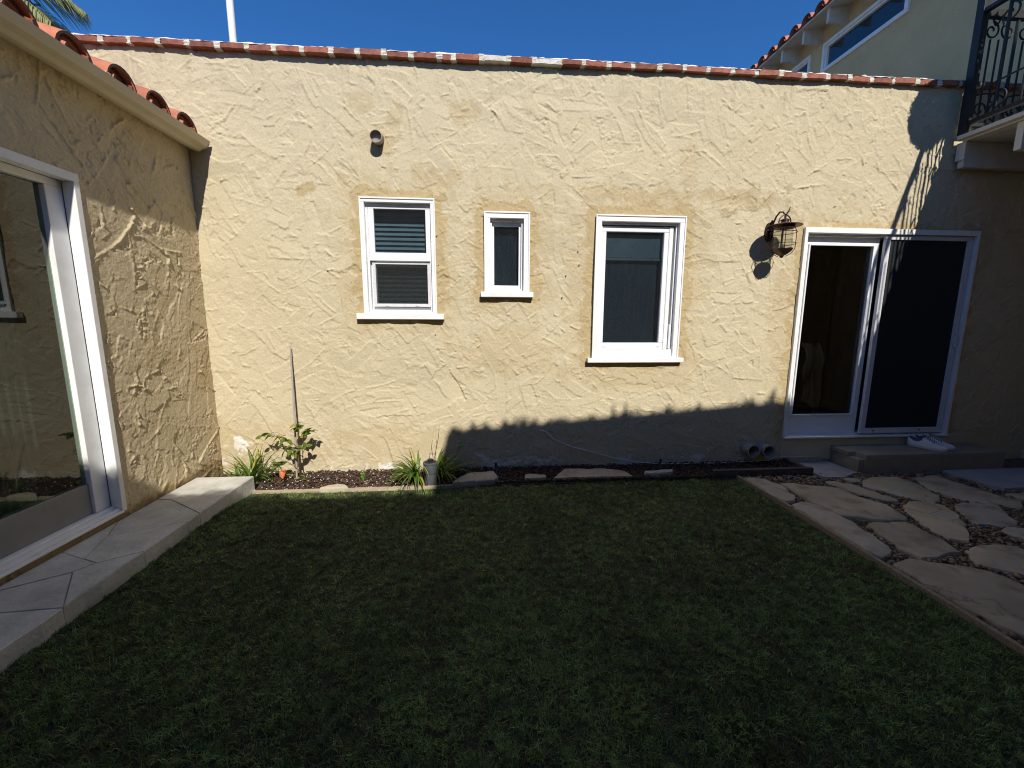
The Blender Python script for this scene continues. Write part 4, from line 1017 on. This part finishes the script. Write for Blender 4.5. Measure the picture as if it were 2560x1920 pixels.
MB().tube([(-.42, 3.66, .02), (-.41, 3.665, .3), (-.385, 3.67, .42), (-.375, 3.67, .53)], [.003, .003, .0025, .002], 5).build('dry_stalk', STEM, rc)
MB().tube([(-.42, 3.66, .1), (-.45, 3.665, .33), (-.44, 3.67, .40)], [.003, .003, .002], 5).build('dry_stalk', STEM, rc)

def broad_leaf(p, az, tilt, L, m, parent, nm='leaf', roll=0.0):
    d = Vector((math.cos(az) * math.cos(tilt), math.sin(az) * math.cos(tilt), math.sin(tilt)))
    s = Vector((-math.sin(az), math.cos(az), roll)).normalized(); n = d.cross(s)
    vs = []; N = 6
    for i in range(N + 1):
        t = i / N
        w_ = L * .30 * math.sin(math.pi * (t ** .75)) ** .8 + .0004 if 0 < t < 1 else .0006
        c = Vector(p) + d * (L * t) - n * (L * .10 * t * t)
        vs += [c - s * w_ + n * w_ * .25, c, c + s * w_ + n * w_ * .25]
    fs = [(i * 3 + a, i * 3 + a + 1, i * 3 + a + 4, i * 3 + a + 3) for i in range(N) for a in (0, 1)]
    return MB().add(vs, fs).build(nm, m, parent, smooth=True)
random.seed(5)
sap = thing('sapling', (-1.65, 3.72, .02), 'young leafy sapling tied beside a thin wooden stake', 'sapling')
MB().tube([(-1.65, 3.72, .01), (-1.655, 3.722, .2), (-1.648, 3.725, .4), (-1.63, 3.73, .53)], [.006, .005, .004, .003], 6).build('trunk', STEM, sap, smooth=True)
brs = [[(-1.652, 3.724, .34), (-1.74, 3.70, .43), (-1.85, 3.69, .46), (-1.95, 3.69, .455)], [(-1.645, 3.725, .38), (-1.60, 3.71, .47), (-1.55, 3.70, .50), (-1.50, 3.70, .50)], [(-1.64, 3.73, .45), (-1.64, 3.70, .53), (-1.63, 3.69, .575)],
       [(-1.65, 3.72, .30), (-1.60, 3.69, .34), (-1.56, 3.67, .36)], [(-1.65, 3.72, .27), (-1.70, 3.69, .33), (-1.77, 3.67, .37)], [(-1.652, 3.72, .12), (-1.73, 3.71, .2), (-1.80, 3.71, .2), (-1.86, 3.7, .175)]]
for bi, br in enumerate(brs):
    MB().tube(br, [.003, .0025, .002, .0015][:len(br)], 5).build('branch', STEM, sap, smooth=True)
    n = (20, 14, 12, 9, 10, 9)[bi]
    for i in range(n):
        t = .22 + .78 * i / (n - 1) if bi != 5 else .45 + .55 * i / (n - 1)
        q = t * (len(br) - 1); a = min(int(q), len(br) - 2); fr_ = q - a
        p = Vector(br[a]).lerp(Vector(br[a + 1]), fr_)
        az = random.uniform(0, 6.28); 
        broad_leaf(p, az, random.uniform(-.7, .6), random.uniform(.05, .078), LEAF if random.random() > .06 else LEAFY, sap, roll=random.uniform(-1.3, 1.3))
seed_ = thing('seedling', (-1.86, 3.72, .02), 'low reddish seedling with one orange leaf left of the sapling', 'plant')
for (bx, by, bz) in ((-1.83, 3.70, .20), (-1.90, 3.69, .16), (-1.80, 3.68, .12)):
    MB().tube([(-1.82, 3.72, .015), ((bx - 1.83) / 2, by + .01, bz * .6), (bx, by, bz)], [.003, .0025, .002], 5).build('stem', STEM, seed_)
    for i in range(5): broad_leaf((bx + random.uniform(-.015, .015), by, bz + random.uniform(-.02, .01)), random.uniform(0, 6.28), random.uniform(-.3, .5), random.uniform(.04, .06), random.choice([LEAF, LEAF, LEAFY]), seed_, roll=random.uniform(-.5, .5))
broad_leaf((-1.775, 3.665, .155), -1.2, -1.0, .085, LEAFO, seed_, 'orange_leaf', roll=.2)
low = thing('seedling', (-1.62, 3.68, .02), 'low green seedling at the foot of the wooden stake', 'plant')
for i in range(9): broad_leaf((-1.62 + random.uniform(-.1, .09), 3.67 + random.uniform(-.03, .03), .03 + random.uniform(0, .07)), random.uniform(0, 6.28), random.uniform(-.2, .7), random.uniform(.035, .055), random.choice([LEAF, LEAF, LEAFY]), low, roll=random.uniform(-.5, .5))
for i in range(3): MB().tube([(-1.62, 3.69, .015), (-1.62 + (i - 1) * .06, 3.67, .08)], .002, 5).build('stem', STEM, low)
st = MB().tube([(-1.682, 3.715, -.05), (-1.69, 3.79, .55), (-1.712, 3.868, 1.245)], [.009, .009, .0065], 6).build('stake', STAKE, base=(-1.68, 3.715, 0))
tag(st, 'thin grey wooden stake leaning against the sunlit wall', 'stake')

# irrigation bits
tb_ = thing('irrigation_tube', (-.45, 3.575, .01), 'grey plastic pipe stub with a screw cap standing in the bed', 'pipe')
cc = (-.452, 3.575, 0)
MB().lathe([(.056, -.02), (.056, .125)], cc, 22).build('pipe', PLAST, tb_, smooth='auto')
MB().lathe([(.061, .1255), (.063, .13), (.063, .2), (.060, .21), (.066, .211), (.066, .222), (.05, .226), (.048, .22)], cc, 22).build('collar', PLAST, tb_, smooth='auto')
MB().lathe([(.046, .2205), (.046, .23), (.03, .232), (.026, .233), (.024, .25), (.012, .252)], cc, 14).build('cap', PLASTB, tb_, smooth='auto')
SG = 'small sprinkler heads in the bed'
for (sx_, lab) in ((.142, 'small black sprinkler on a riser by the wedge shaped stone'), (1.76, 'small black sprinkler on a riser by the pale narrow stone')):
    s_ = thing('sprinkler', (sx_, 3.74, .02), lab, 'sprinkler', SG)
    MB().lathe([(.006, 0), (.006, .085)], (sx_, 3.74, .02), 8).build('riser', PLAST, s_, smooth='auto')
    MB().lathe([(.011, .0855), (.012, .12), (.009, .125)], (sx_, 3.74, .02), 10).build('nozzle', PLASTB, s_, smooth='auto')
cab = MB().tube([(.578, D - .004, .418), (.648, 3.885, .399), (.706, 3.88, .333), (.80, 3.88, .285), (.894, 3.878, .246), (1.131, 3.876, .181), (1.336, 3.874, .118), (1.578, 3.868, .072), (1.823, 3.865, .046), (2.12, 3.865, .044), (2.448, 3.865, .042), (2.65, 3.862, .05), (2.85, 3.862, .052), (2.98, 3.862, .06), (3.04, 3.868, .09), (3.17, 3.872, .085), (3.54, 3.872, .085)], .0042, 6).build('cable', WHITE_V, base=(1.5, 3.87, .05), smooth=True)
tag(cab, 'thin white cable drooping along the foot of the shaded wall', 'cable')
dp = thing('drain_pipes', (2.81, D, .19), 'pair of round drain pipe ends sticking out of the wall foot', 'drain pipe')
for (cx_, cz_) in ((2.742, .19), (2.905, .182)):
    p_ = pipe_y(MB(), (cx_, cz_), .066, .054, D - .13, D + .05, 0).build('pipe', PIPE, dp, smooth='auto')
    vs = [(cx_ + .0535 * math.cos(2 * math.pi * k / 18), D - .03, cz_ + .0535 * math.sin(2 * math.pi * k / 18)) for k in range(18)]
    MB().add(vs, [tuple(range(18))]).build('dark_bore', DARK, p_)

# ------------------------------------------------------------------ paving on the right
path = MB().add([(2.446, -1.2, -.006), (5.98, -1.2, -.006), (5.98, 3.93, -.006), (3.19, 3.93, -.006), (3.19, 3.545, -.006), (2.446, 3.545, -.006)], [tuple(range(6))]).build('path', GRAVB, kind='structure')
FL = [
 ([(2.46, 3.47), (2.6, 3.47), (2.67, 3.27), (2.62, 3.06), (2.55, 3.0), (2.46, 2.97), (2.46, 3.07)], 'G'),
 ([(2.7, 3.32), (2.82, 3.31), (3.13, 3.2), (3.14, 3.02), (3.22, 2.86), (3.18, 2.66), (3.11, 2.61), (3.02, 2.61), (2.77, 2.69), (2.72, 2.73), (2.68, 3.05), (2.71, 3.17)], 'S'),
 ([(2.47, 2.9), (2.59, 2.95), (2.68, 2.87), (2.7, 2.64), (2.66, 2.38), (2.63, 2.25), (2.59, 2.21), (2.50, 2.19), (2.47, 2.22), (2.47, 2.48), (2.46, 2.66)], 'G'),
 ([(3.16, 3.36), (3.25, 3.37), (3.37, 3.24), (3.41, 3.06), (3.43, 2.94), (3.39, 2.91), (3.33, 2.94), (3.18, 3.14)], 'S'),
 ([(3.55, 3.36), (3.72, 3.44), (3.93, 3.42), (3.98, 3.32), (3.91, 3.12), (3.84, 2.98), (3.68, 2.88), (3.61, 2.97), (3.42, 3.24)], 'T'),
 ([(4.09, 3.39), (4.34, 3.43), (4.36, 3.22), (4.39, 2.98), (4.43, 2.86), (4.27, 2.74), (4.19, 2.82), (4.04, 2.88), (3.95, 3.0), (3.97, 3.18)], 'S'),
 ([(3.3, 2.75), (3.38, 2.84), (3.54, 2.91), (3.69, 2.8), (3.65, 2.7), (3.56, 2.61), (3.41, 2.42), (3.27, 2.33), (3.17, 2.38), (3.22, 2.57), (3.28, 2.66)], 'T'),
 ([(2.78, 2.57), (2.86, 2.58), (3.1, 2.57), (3.11, 2.46), (3.07, 2.26), (3.03, 2.20), (2.8, 2.15), (2.74, 2.17), (2.72, 2.27), (2.76, 2.48)], 'S'),
 ([(3.78, 2.8), (3.9, 2.86), (4.16, 2.82), (4.07, 2.7), (3.89, 2.50), (3.76, 2.49), (3.6, 2.54), (3.66, 2.62)], 'G'),
 ([(3.24, 2.26), (3.43, 2.25), (3.53, 2.18), (3.58, 2.08), (3.29, 1.89), (3.17, 1.96), (3.03, 2.07), (3.12, 2.2)], 'S'),
 ([(2.49, 2.11), (2.64, 2.14), (2.88, 2.05), (2.98, 1.98), (3.01, 1.86), (3.03, 1.73), (2.91, 1.57), (2.62, 1.43), (2.52, 1.49), (2.49, 1.61), (2.48, 1.79), (2.49, 1.96), (2.48, 2.06)], 'S'),
 ([(3.66, 2.43), (3.74, 2.46), (3.91, 2.42), (3.81, 2.26), (3.67, 2.31)], 'G'),
 ([(4.47, 2.97), (4.63, 2.97), (4.83, 2.93), (4.62, 2.75), (4.52, 2.87)], 'G'),
 ([(3.38, 3.41), (3.52, 3.42), (3.49, 3.33), (3.40, 3.33)], 'G'),
 ([(3.12, 1.82), (3.35, 1.85), (3.66, 2.02), (3.85, 1.9), (3.8, 1.6), (3.5, 1.45), (3.2, 1.5)], 'S'),
 ([(2.62, 1.34), (2.9, 1.5), (3.1, 1.42), (3.12, 1.1), (2.9, .9), (2.6, .95)], 'G'),
 ([(3.72, 2.18), (3.9, 2.22), (4.2, 2.2), (4.35, 1.95), (4.1, 1.75), (3.93, 1.95)], 'T'),
 ([(4.0, 2.45), (4.2, 2.65), (4.5, 2.66), (4.75, 2.5), (4.6, 2.28), (4.2, 2.3)], 'S'),
 ([(2.5, .8), (3.0, .8), (3.2, .5), (2.9, .1), (2.5, .2)], 'S'), ([(3.25, 1.35), (3.6, 1.3), (3.8, 1.0), (3.5, .7), (3.2, .9)], 'T'), ([(3.3, .5), (3.8, .6), (4.1, .2), (3.6, -.2), (3.1, 0)], 'G'),
]
SM = dict(S=STONE, T=STONE_T, G=STONE_G)
def grow(poly, e):
    cx_ = sum(p[0] for p in poly) / len(poly); cy_ = sum(p[1] for p in poly) / len(poly)
    out = []
    for x_, y_ in poly:
        q = math.hypot(x_ - cx_, y_ - cy_); k = 1 + e / max(q, .03)
        out.append((max(2.455, cx_ + (x_ - cx_) * k), cy_ + (y_ - cy_) * k))
    return out
FL = [(grow(p, .013), k) for p, k in FL]
for poly, kd in FL:
    a, b = random.uniform(-.012, .012), random.uniform(-.012, .012); z0_ = random.uniform(.026, .038)
    rock('flagstone', poly, -.01, (lambda x_, y_, a=a, b=b, z0_=z0_, p=poly: z0_ + a * (x_ - p[0][0]) + b * (y_ - p[0][1])), SM[kd], '', '', None, .015, path)

def inside(x_, y_, poly):
    c = False; j = len(poly) - 1
    for i in range(len(poly)):
        xi, yi = poly[i]; xj, yj = poly[j]
        if (yi > y_) != (yj > y_) and x_ < (xj - xi) * (y_ - yi) / (yj - yi) + xi: c = not c
        j = i
    return c
ico = bmesh.new(); bmesh.ops.create_icosphere(ico, subdivisions=1, radius=1)
iv = np.array([v.co[:] for v in ico.verts]); if_ = np.array([[v.index for v in f.verts] for f in ico.faces]); ico.free()
def gravel(n, seed):
    r = np.random.default_rng(seed); P = []
    while len(P) < n:
        x_, y_ = r.uniform(2.45, 5.2), r.uniform(.8, 3.55) if r.random() < .95 else r.uniform(-.5, .8)
        if r.random() < max(0, (x_ - 3.6) / 2.2): continue
        if any(inside(x_, y_, p) for p, _ in FL): continue
        if x_ > 4.56 and y_ > 3.06: continue
        P.append((x_, y_))
    P = np.array(P)
    s = r.uniform(.007, .017, n) * np.where(r.random(n) < .15, 1.5, 1)
    q = r.normal(size=(n, 4)); q /= np.linalg.norm(q, axis=1)[:, None]
    a = r.uniform(0, 6.283, n); t = r.normal(0, .25, n)
    V = iv[None] * (1 + r.uniform(-.18, .18, (n, 12, 1))) * np.stack([s, s * r.uniform(.6, .9, n), s * r.uniform(.35, .6, n)], 1)[:, None, :]
    ca, sa = np.cos(a)[:, None], np.sin(a)[:, None]; ct, st_ = np.cos(t)[:, None], np.sin(t)[:, None]
    X, Y, Zc = V[..., 0], V[..., 1], V[..., 2]
    X, Zc = X * ct - Zc * st_, X * st_ + Zc * ct
    X, Y = X * ca - Y * sa, X * sa + Y * ca
    V = np.stack([X + P[:, :1], Y + P[:, 1:], Zc + (s * .3 + r.uniform(-.002, .02, n))[:, None]], -1)
    f = (np.arange(n)[:, None, None] * 12 + if_[None]).reshape(-1, 3)
    g = r.random(n)
    col = np.stack([.17 + .32 * g, .12 + .23 * g, .075 + .155 * g], 1)
    gy = r.random(n) < .25; col[gy] = (.2 + .22 * g[gy])[:, None] * np.array([1, .95, .88])
    return V.reshape(-1, 3), f, np.concatenate([np.repeat(col, 12, 0), np.ones((n * 12, 1))], 1)
v, f, t = gravel(9500, 51)
npmesh('gravel', v, f, GRAVEL, kind='stuff', tone=t, smooth=True)

tag(MB().prism([(3.25, 3.455), (3.42, 3.44), (3.6, 3.52), (3.665, 3.55), (3.655, 3.885), (3.20, 3.885), (3.20, 3.62)], -.02, .03).build('concrete_pad', CONC, base=(3.45, 3.7, 0), bevel=.004), 'pale concrete pad left of the painted step', 'concrete pad')
tag(MB().prism([(4.60, 3.08), (5.97, 3.10), (5.97, 3.53), (4.545, 3.53)], -.02, .04).build('concrete_slab', CONC_B, base=(5.2, 3.3, 0), bevel=.004), 'bluish concrete slab right of the flagstones below the painted step', 'concrete pad')
stp = thing('door_step', (4.4, 3.7, 0), 'low tan painted step in front of the sliding door', 'step')
MB().box(3.675, 5.215, 3.56, 3.888, -.02, .155).build('base', STEPM, stp, bevel=.004)
MB().box(3.66, 5.23, 3.668, 3.888, .1555, .2).build('tread_board', STEPM, stp, bevel=.004)
MB().box(3.73, 5.23, 3.545, 3.662, .1555, .202).build('tread_board', STEPM, stp, bevel=.004)
MB().box(3.73, 5.23, 3.545, 3.5595, -.015, .155).build('riser_board', STEPM, stp, bevel=.003)
MB().box(3.115, 5.3, D - .012, D + .1, .06, .284).build('door_curb', STUC, wing)

# ------------------------------------------------------------------ sneakers on the step
def sneaker(base, az, label, group):
    t = thing('sneaker', base, label, 'shoe', group)
    ca, sa = math.cos(az), math.sin(az)
    def Wd(x_, y_, z_): return (base[0] + x_ * ca - y_ * sa, base[1] + x_ * sa + y_ * ca, base[2] + z_)
    Lg = .30
    def half(tt): return (.034 + .014 * math.sin(math.pi * min(1, tt * 1.35) * .9)) * (1 if tt < .8 else math.sqrt(max(.0, 1 - ((tt - .8) / .205) ** 2))) * (1 if tt > .06 else math.sqrt(max(.05, 1 - ((.06 - tt) / .07) ** 2)))
    N = 22
    out = [(Lg * i / N, -half(i / N)) for i in range(N + 1)] + [(Lg * i / N, half(i / N)) for i in range(N, -1, -1)]
    sole = MB(); n = len(out)
    toe = lambda x_: .008 * max(0, (x_ / Lg - .75) / .25) ** 2
    vs = [Wd(x_, y_ * .97, .001 + toe(x_)) for x_, y_ in out] + [Wd(x_ * 1.005, y_ * 1.05, .012 + toe(x_)) for x_, y_ in out] + [Wd(x_, y_ * 1.03, .028 + toe(x_) * .6) for x_, y_ in out]
    sole.add(vs, [tuple(range(n - 1, -1, -1)), tuple(range(2 * n, 3 * n))] + [(i * n + k, i * n + (k + 1) % n, (i + 1) * n + (k + 1) % n, (i + 1) * n + k) for i in range(2) for k in range(n)])
    sole.build('sole', SHOES, t, smooth='auto')
    def top(tt):   # height of the upper along the shoe
        return float(np.interp(tt, [0, .05, .15, .3, .40, .46, .6, .75, .88, .97, 1], [.096, .102, .084, .078, .108, .122, .092, .066, .056, .048, .034]))
    up_ = MB(); R = 12; vs = []
    for i in range(N + 1):
        tt = i / N; hw = half(tt) * .97; ht = top(tt) - .026
        for k in range(R + 1):
            a = math.pi * k / R
            y_ = hw * math.copysign(abs(math.cos(a)) ** .62, math.cos(a)) * (1 - .30 * math.sin(a) ** 2 * (1 if tt < .6 else .35)); z_ = .026 + ht * abs(math.sin(a)) ** .8
            vs.append(Wd(Lg * tt, y_, z_))
    up_.add(vs, [(i * (R + 1) + k, (i + 1) * (R + 1) + k, (i + 1) * (R + 1) + k + 1, i * (R + 1) + k + 1) for i in range(N) for k in range(R) if not (.05 < (i + .5) / N < .36 and 3 < k + .5 < 9)])
    up_.build('upper', SHOE, t, smooth=True)
    inn = []
    for i in range(1, 10):
        for k in range(7):
            a = math.pi * k / 6; tt = i / N
            inn.append(Wd(Lg * tt, half(tt) * .7 * math.cos(a), .088 - .035 * math.sin(a)))
    MB().add(inn, [(i * 7 + k, i * 7 + k + 1, (i + 1) * 7 + k + 1, (i + 1) * 7 + k) for i in range(8) for k in range(6)]).build('lining', SHOEG, t, smooth=True)
    ring = []
    for k in range(25):
        a = 2 * math.pi * k / 24; tt = .205 + .18 * math.cos(a)
        ring.append(Wd(Lg * tt, half(tt) * .62 * math.sin(a), top(tt) - .004 - .012 * abs(math.sin(a))))
    MB().tube(ring, .0085, 7).build('collar', SHOEG, t, smooth=True)
    tg = []
    for i in range(6):
        tt = .40 + .28 * i / 5
        for s in (-1, 0, 1): tg.append(Wd(Lg * (tt - (.05 if i == 0 else 0)), s * .025, top(tt) + .006 + (.022 if i == 0 else .003 * (s == 0)) - .010 * abs(s)))
    MB().add(tg, [(i * 3 + a, i * 3 + a + 1, i * 3 + a + 4, i * 3 + a + 3) for i in range(5) for a in (0, 1)]).build('tongue', SHOEG, t, smooth=True)
    for i in range(5):
        tt = .46 + .055 * i
        for s in (-1, 1):
            MB().tube([Wd(Lg * (tt - .012), s * .032, top(tt) - .008), Wd(Lg * tt, 0, top(tt) + .013), Wd(Lg * (tt + .02), -s * .032, top(tt + .02) - .008)], .0038, 5).build('lace', SHOE if s > 0 else SHOEG, t)
    return t
SHG = 'pair of white sneakers on the step'
sneaker((4.488, 3.838, .203), math.radians(-64), 'white sneaker on the step, nearer one whose side is in full view', SHG)
sneaker((4.592, 3.868, .203), math.radians(-57), 'white sneaker on the step, half hidden behind the nearer one', SHG)

# ------------------------------------------------------------------ palm beyond the tiled roof
plm = thing('palm_tree', (-9.3, 9.2, 0), 'palm tree with drooping feathery fronds behind the tiled roof', 'palm tree')
MB().tube([(-9.3, 9.2, -.05), (-9.25, 9.2, 3), (-9.2, 9.15, 7.3)], [.24, .2, .16], 12).build('trunk', BARK, plm, smooth=True)
def frond(p0, az, L, rise, droop, m, seed, nl=84, ll=.66):
    r = random.Random(seed); mb = MB(); p = Vector(p0); el = rise; pts = [p.copy()]
    n = 24
    for i in range(n):
        p = p + (Vector((math.cos(az), math.sin(az), 0)) * math.cos(el) + Vector((0, 0, math.sin(el)))) * (L / n)
        el -= droop / n; pts.append(p.copy())
    mb.tube(pts, [.022 * (1 - .85 * i / n) for i in range(n + 1)], 5)
    for i in range(nl):
        t = .1 + .9 * i / (nl - 1); q = t * n; a = min(int(q), n - 1); c = pts[a].lerp(pts[a + 1], q - a); d = (pts[a + 1] - pts[a]).normalized()
        for s in (-1, 1):
            side = d.cross(Vector((0, 0, 1))).normalized() * s
            ln = ll * (math.sin(math.pi * (t * .8 + .12))) * r.uniform(.85, 1.1)
            dirv = (side * .75 + d * .75 + Vector((0, 0, r.uniform(-.35, .1)))).normalized()
            e1 = c + dirv * ln * .5 + Vector((0, 0, -.03)); e2 = c + dirv * ln * .95 + Vector((0, 0, -.34 * ln - .08))
            w_ = dirv.cross(Vector((0, 0, 1))).normalized() * .014
            mb.add([c - w_, c + w_, e1 + w_, e1 - w_, e2], [(0, 1, 2, 3), (3, 2, 4)])
    return mb.build('frond', m, plm)
top_ = (-9.2, 9.15, 7.35)
for i, (az, L, ri, dr, m) in enumerate(((-.05, 1.55, .2, 1.1, PALM), (.35, 1.7, .7, 1.3, PALM), (-.5, 1.6, .05, 1.0, PALM), (-.25, 1.6, -.25, .9, PALMD), (.8, 1.7, .5, 1.6, PALM), (1.6, 1.7, .6, 1.6, PALM), (2.4, 1.7, .5, 1.6, PALM), (3.2, 1.7, .6, 1.6, PALM), (4.1, 1.7, .5, 1.6, PALM), (4.9, 1.7, .5, 1.6, PALM), (.1, 1.5, .9, 1.0, PALM), (5.6, 1.6, .7, 1.5, PALM), (.05, 1.4, -.45, .7, PALMD))):
    frond(top_, az, L, ri, dr, m, 60 + i)

# ------------------------------------------------------------------ house behind the viewer (casts the courtyard's shade)
YC = -1.35
oh = thing('garden_house', (0, YC, 0), 'stucco house with planted parapet on the viewer side of the courtyard', 'house')
MB().box(-9, .86, YC - 4, YC, -.04, 4.02).build('low_wall', STUC_U, oh)
hw = []
for y_ in (YC - .002, YC - 4.2):
    hw += [(.862, y_, -.04), (9, y_, -.04), (9, y_, 5.36), (3.9, y_, 5.165), (.99, y_, 4.945), (.862, y_, 4.88)]
MB().add(hw, [(0, 1, 2, 3, 4, 5), (11, 10, 9, 8, 7, 6)] + [(i, i + 6, (i + 1) % 6 + 6, (i + 1) % 6) for i in range(6)]).build('high_wall', STUC_U, oh)
r_ = np.random.default_rng(77)
def hedge_hi(r):
    x_ = r.uniform(.9, 5.6); top = 4.995 + (x_ - 1.0) * .078 + .015 * math.sin(x_ * 5) + .03 * math.sin(x_ * 17 + math.sin(x_ * 6)) + .022 * math.sin(x_ * 41)
    z_ = 4.90 + (top - 4.90) * r.random() ** .6
    if r.random() < .09:
        k = int(r.choice([0, 1, 2, 4, 8, 9, 13, 17, 18, 20, 22, 23])); x_ = 1.0 + k * .18 + .09 * math.sin(k * 7.3); hh = .05 + .10 * abs(math.sin(k * 2.9)) ** 3
        q = r.random(); z_ = 4.96 + (x_ - 1.0) * .078 + hh * q; x_ += r.normal(0, .013 * (1.1 - q))
    return (x_, YC - r.uniform(.02, .3), z_)
v, f = leaf_cloud(13000, hedge_hi, .026, 78)
hd = npmesh('parapet_plants', v, f, HEDGE, oh, kind='stuff')
def hedge_lo(r):
    x_ = r.uniform(-3.5, .95); top = 4.11 + .035 * math.sin(x_ * 6) + .02 * math.sin(x_ * 17)
    return (x_, YC - r.uniform(.02, .25), 4.0 + (top - 4.0) * r.random() ** .6)
v, f = leaf_cloud(5200, hedge_lo, .03, 79)
npmesh('parapet_plants', v, f, HEDGE, oh, kind='stuff')

# ------------------------------------------------------------------ litter on the lawn
random.seed(3)
for (x_, y_, lab) in ((-.78, 2.98, 'small dry brown leaf lying on the far lawn'), (.33, 2.72, 'curled dry leaf on the middle of the lawn'), (1.05, 2.25, 'pale dry leaf on the lawn toward the flagstones')):
    o = broad_leaf((x_, y_, .04), random.uniform(0, 6), .1, .035, LEAFD, None, 'fallen_leaf', roll=.2)
    tag(o, lab, 'leaf', 'dry leaves on the lawn')
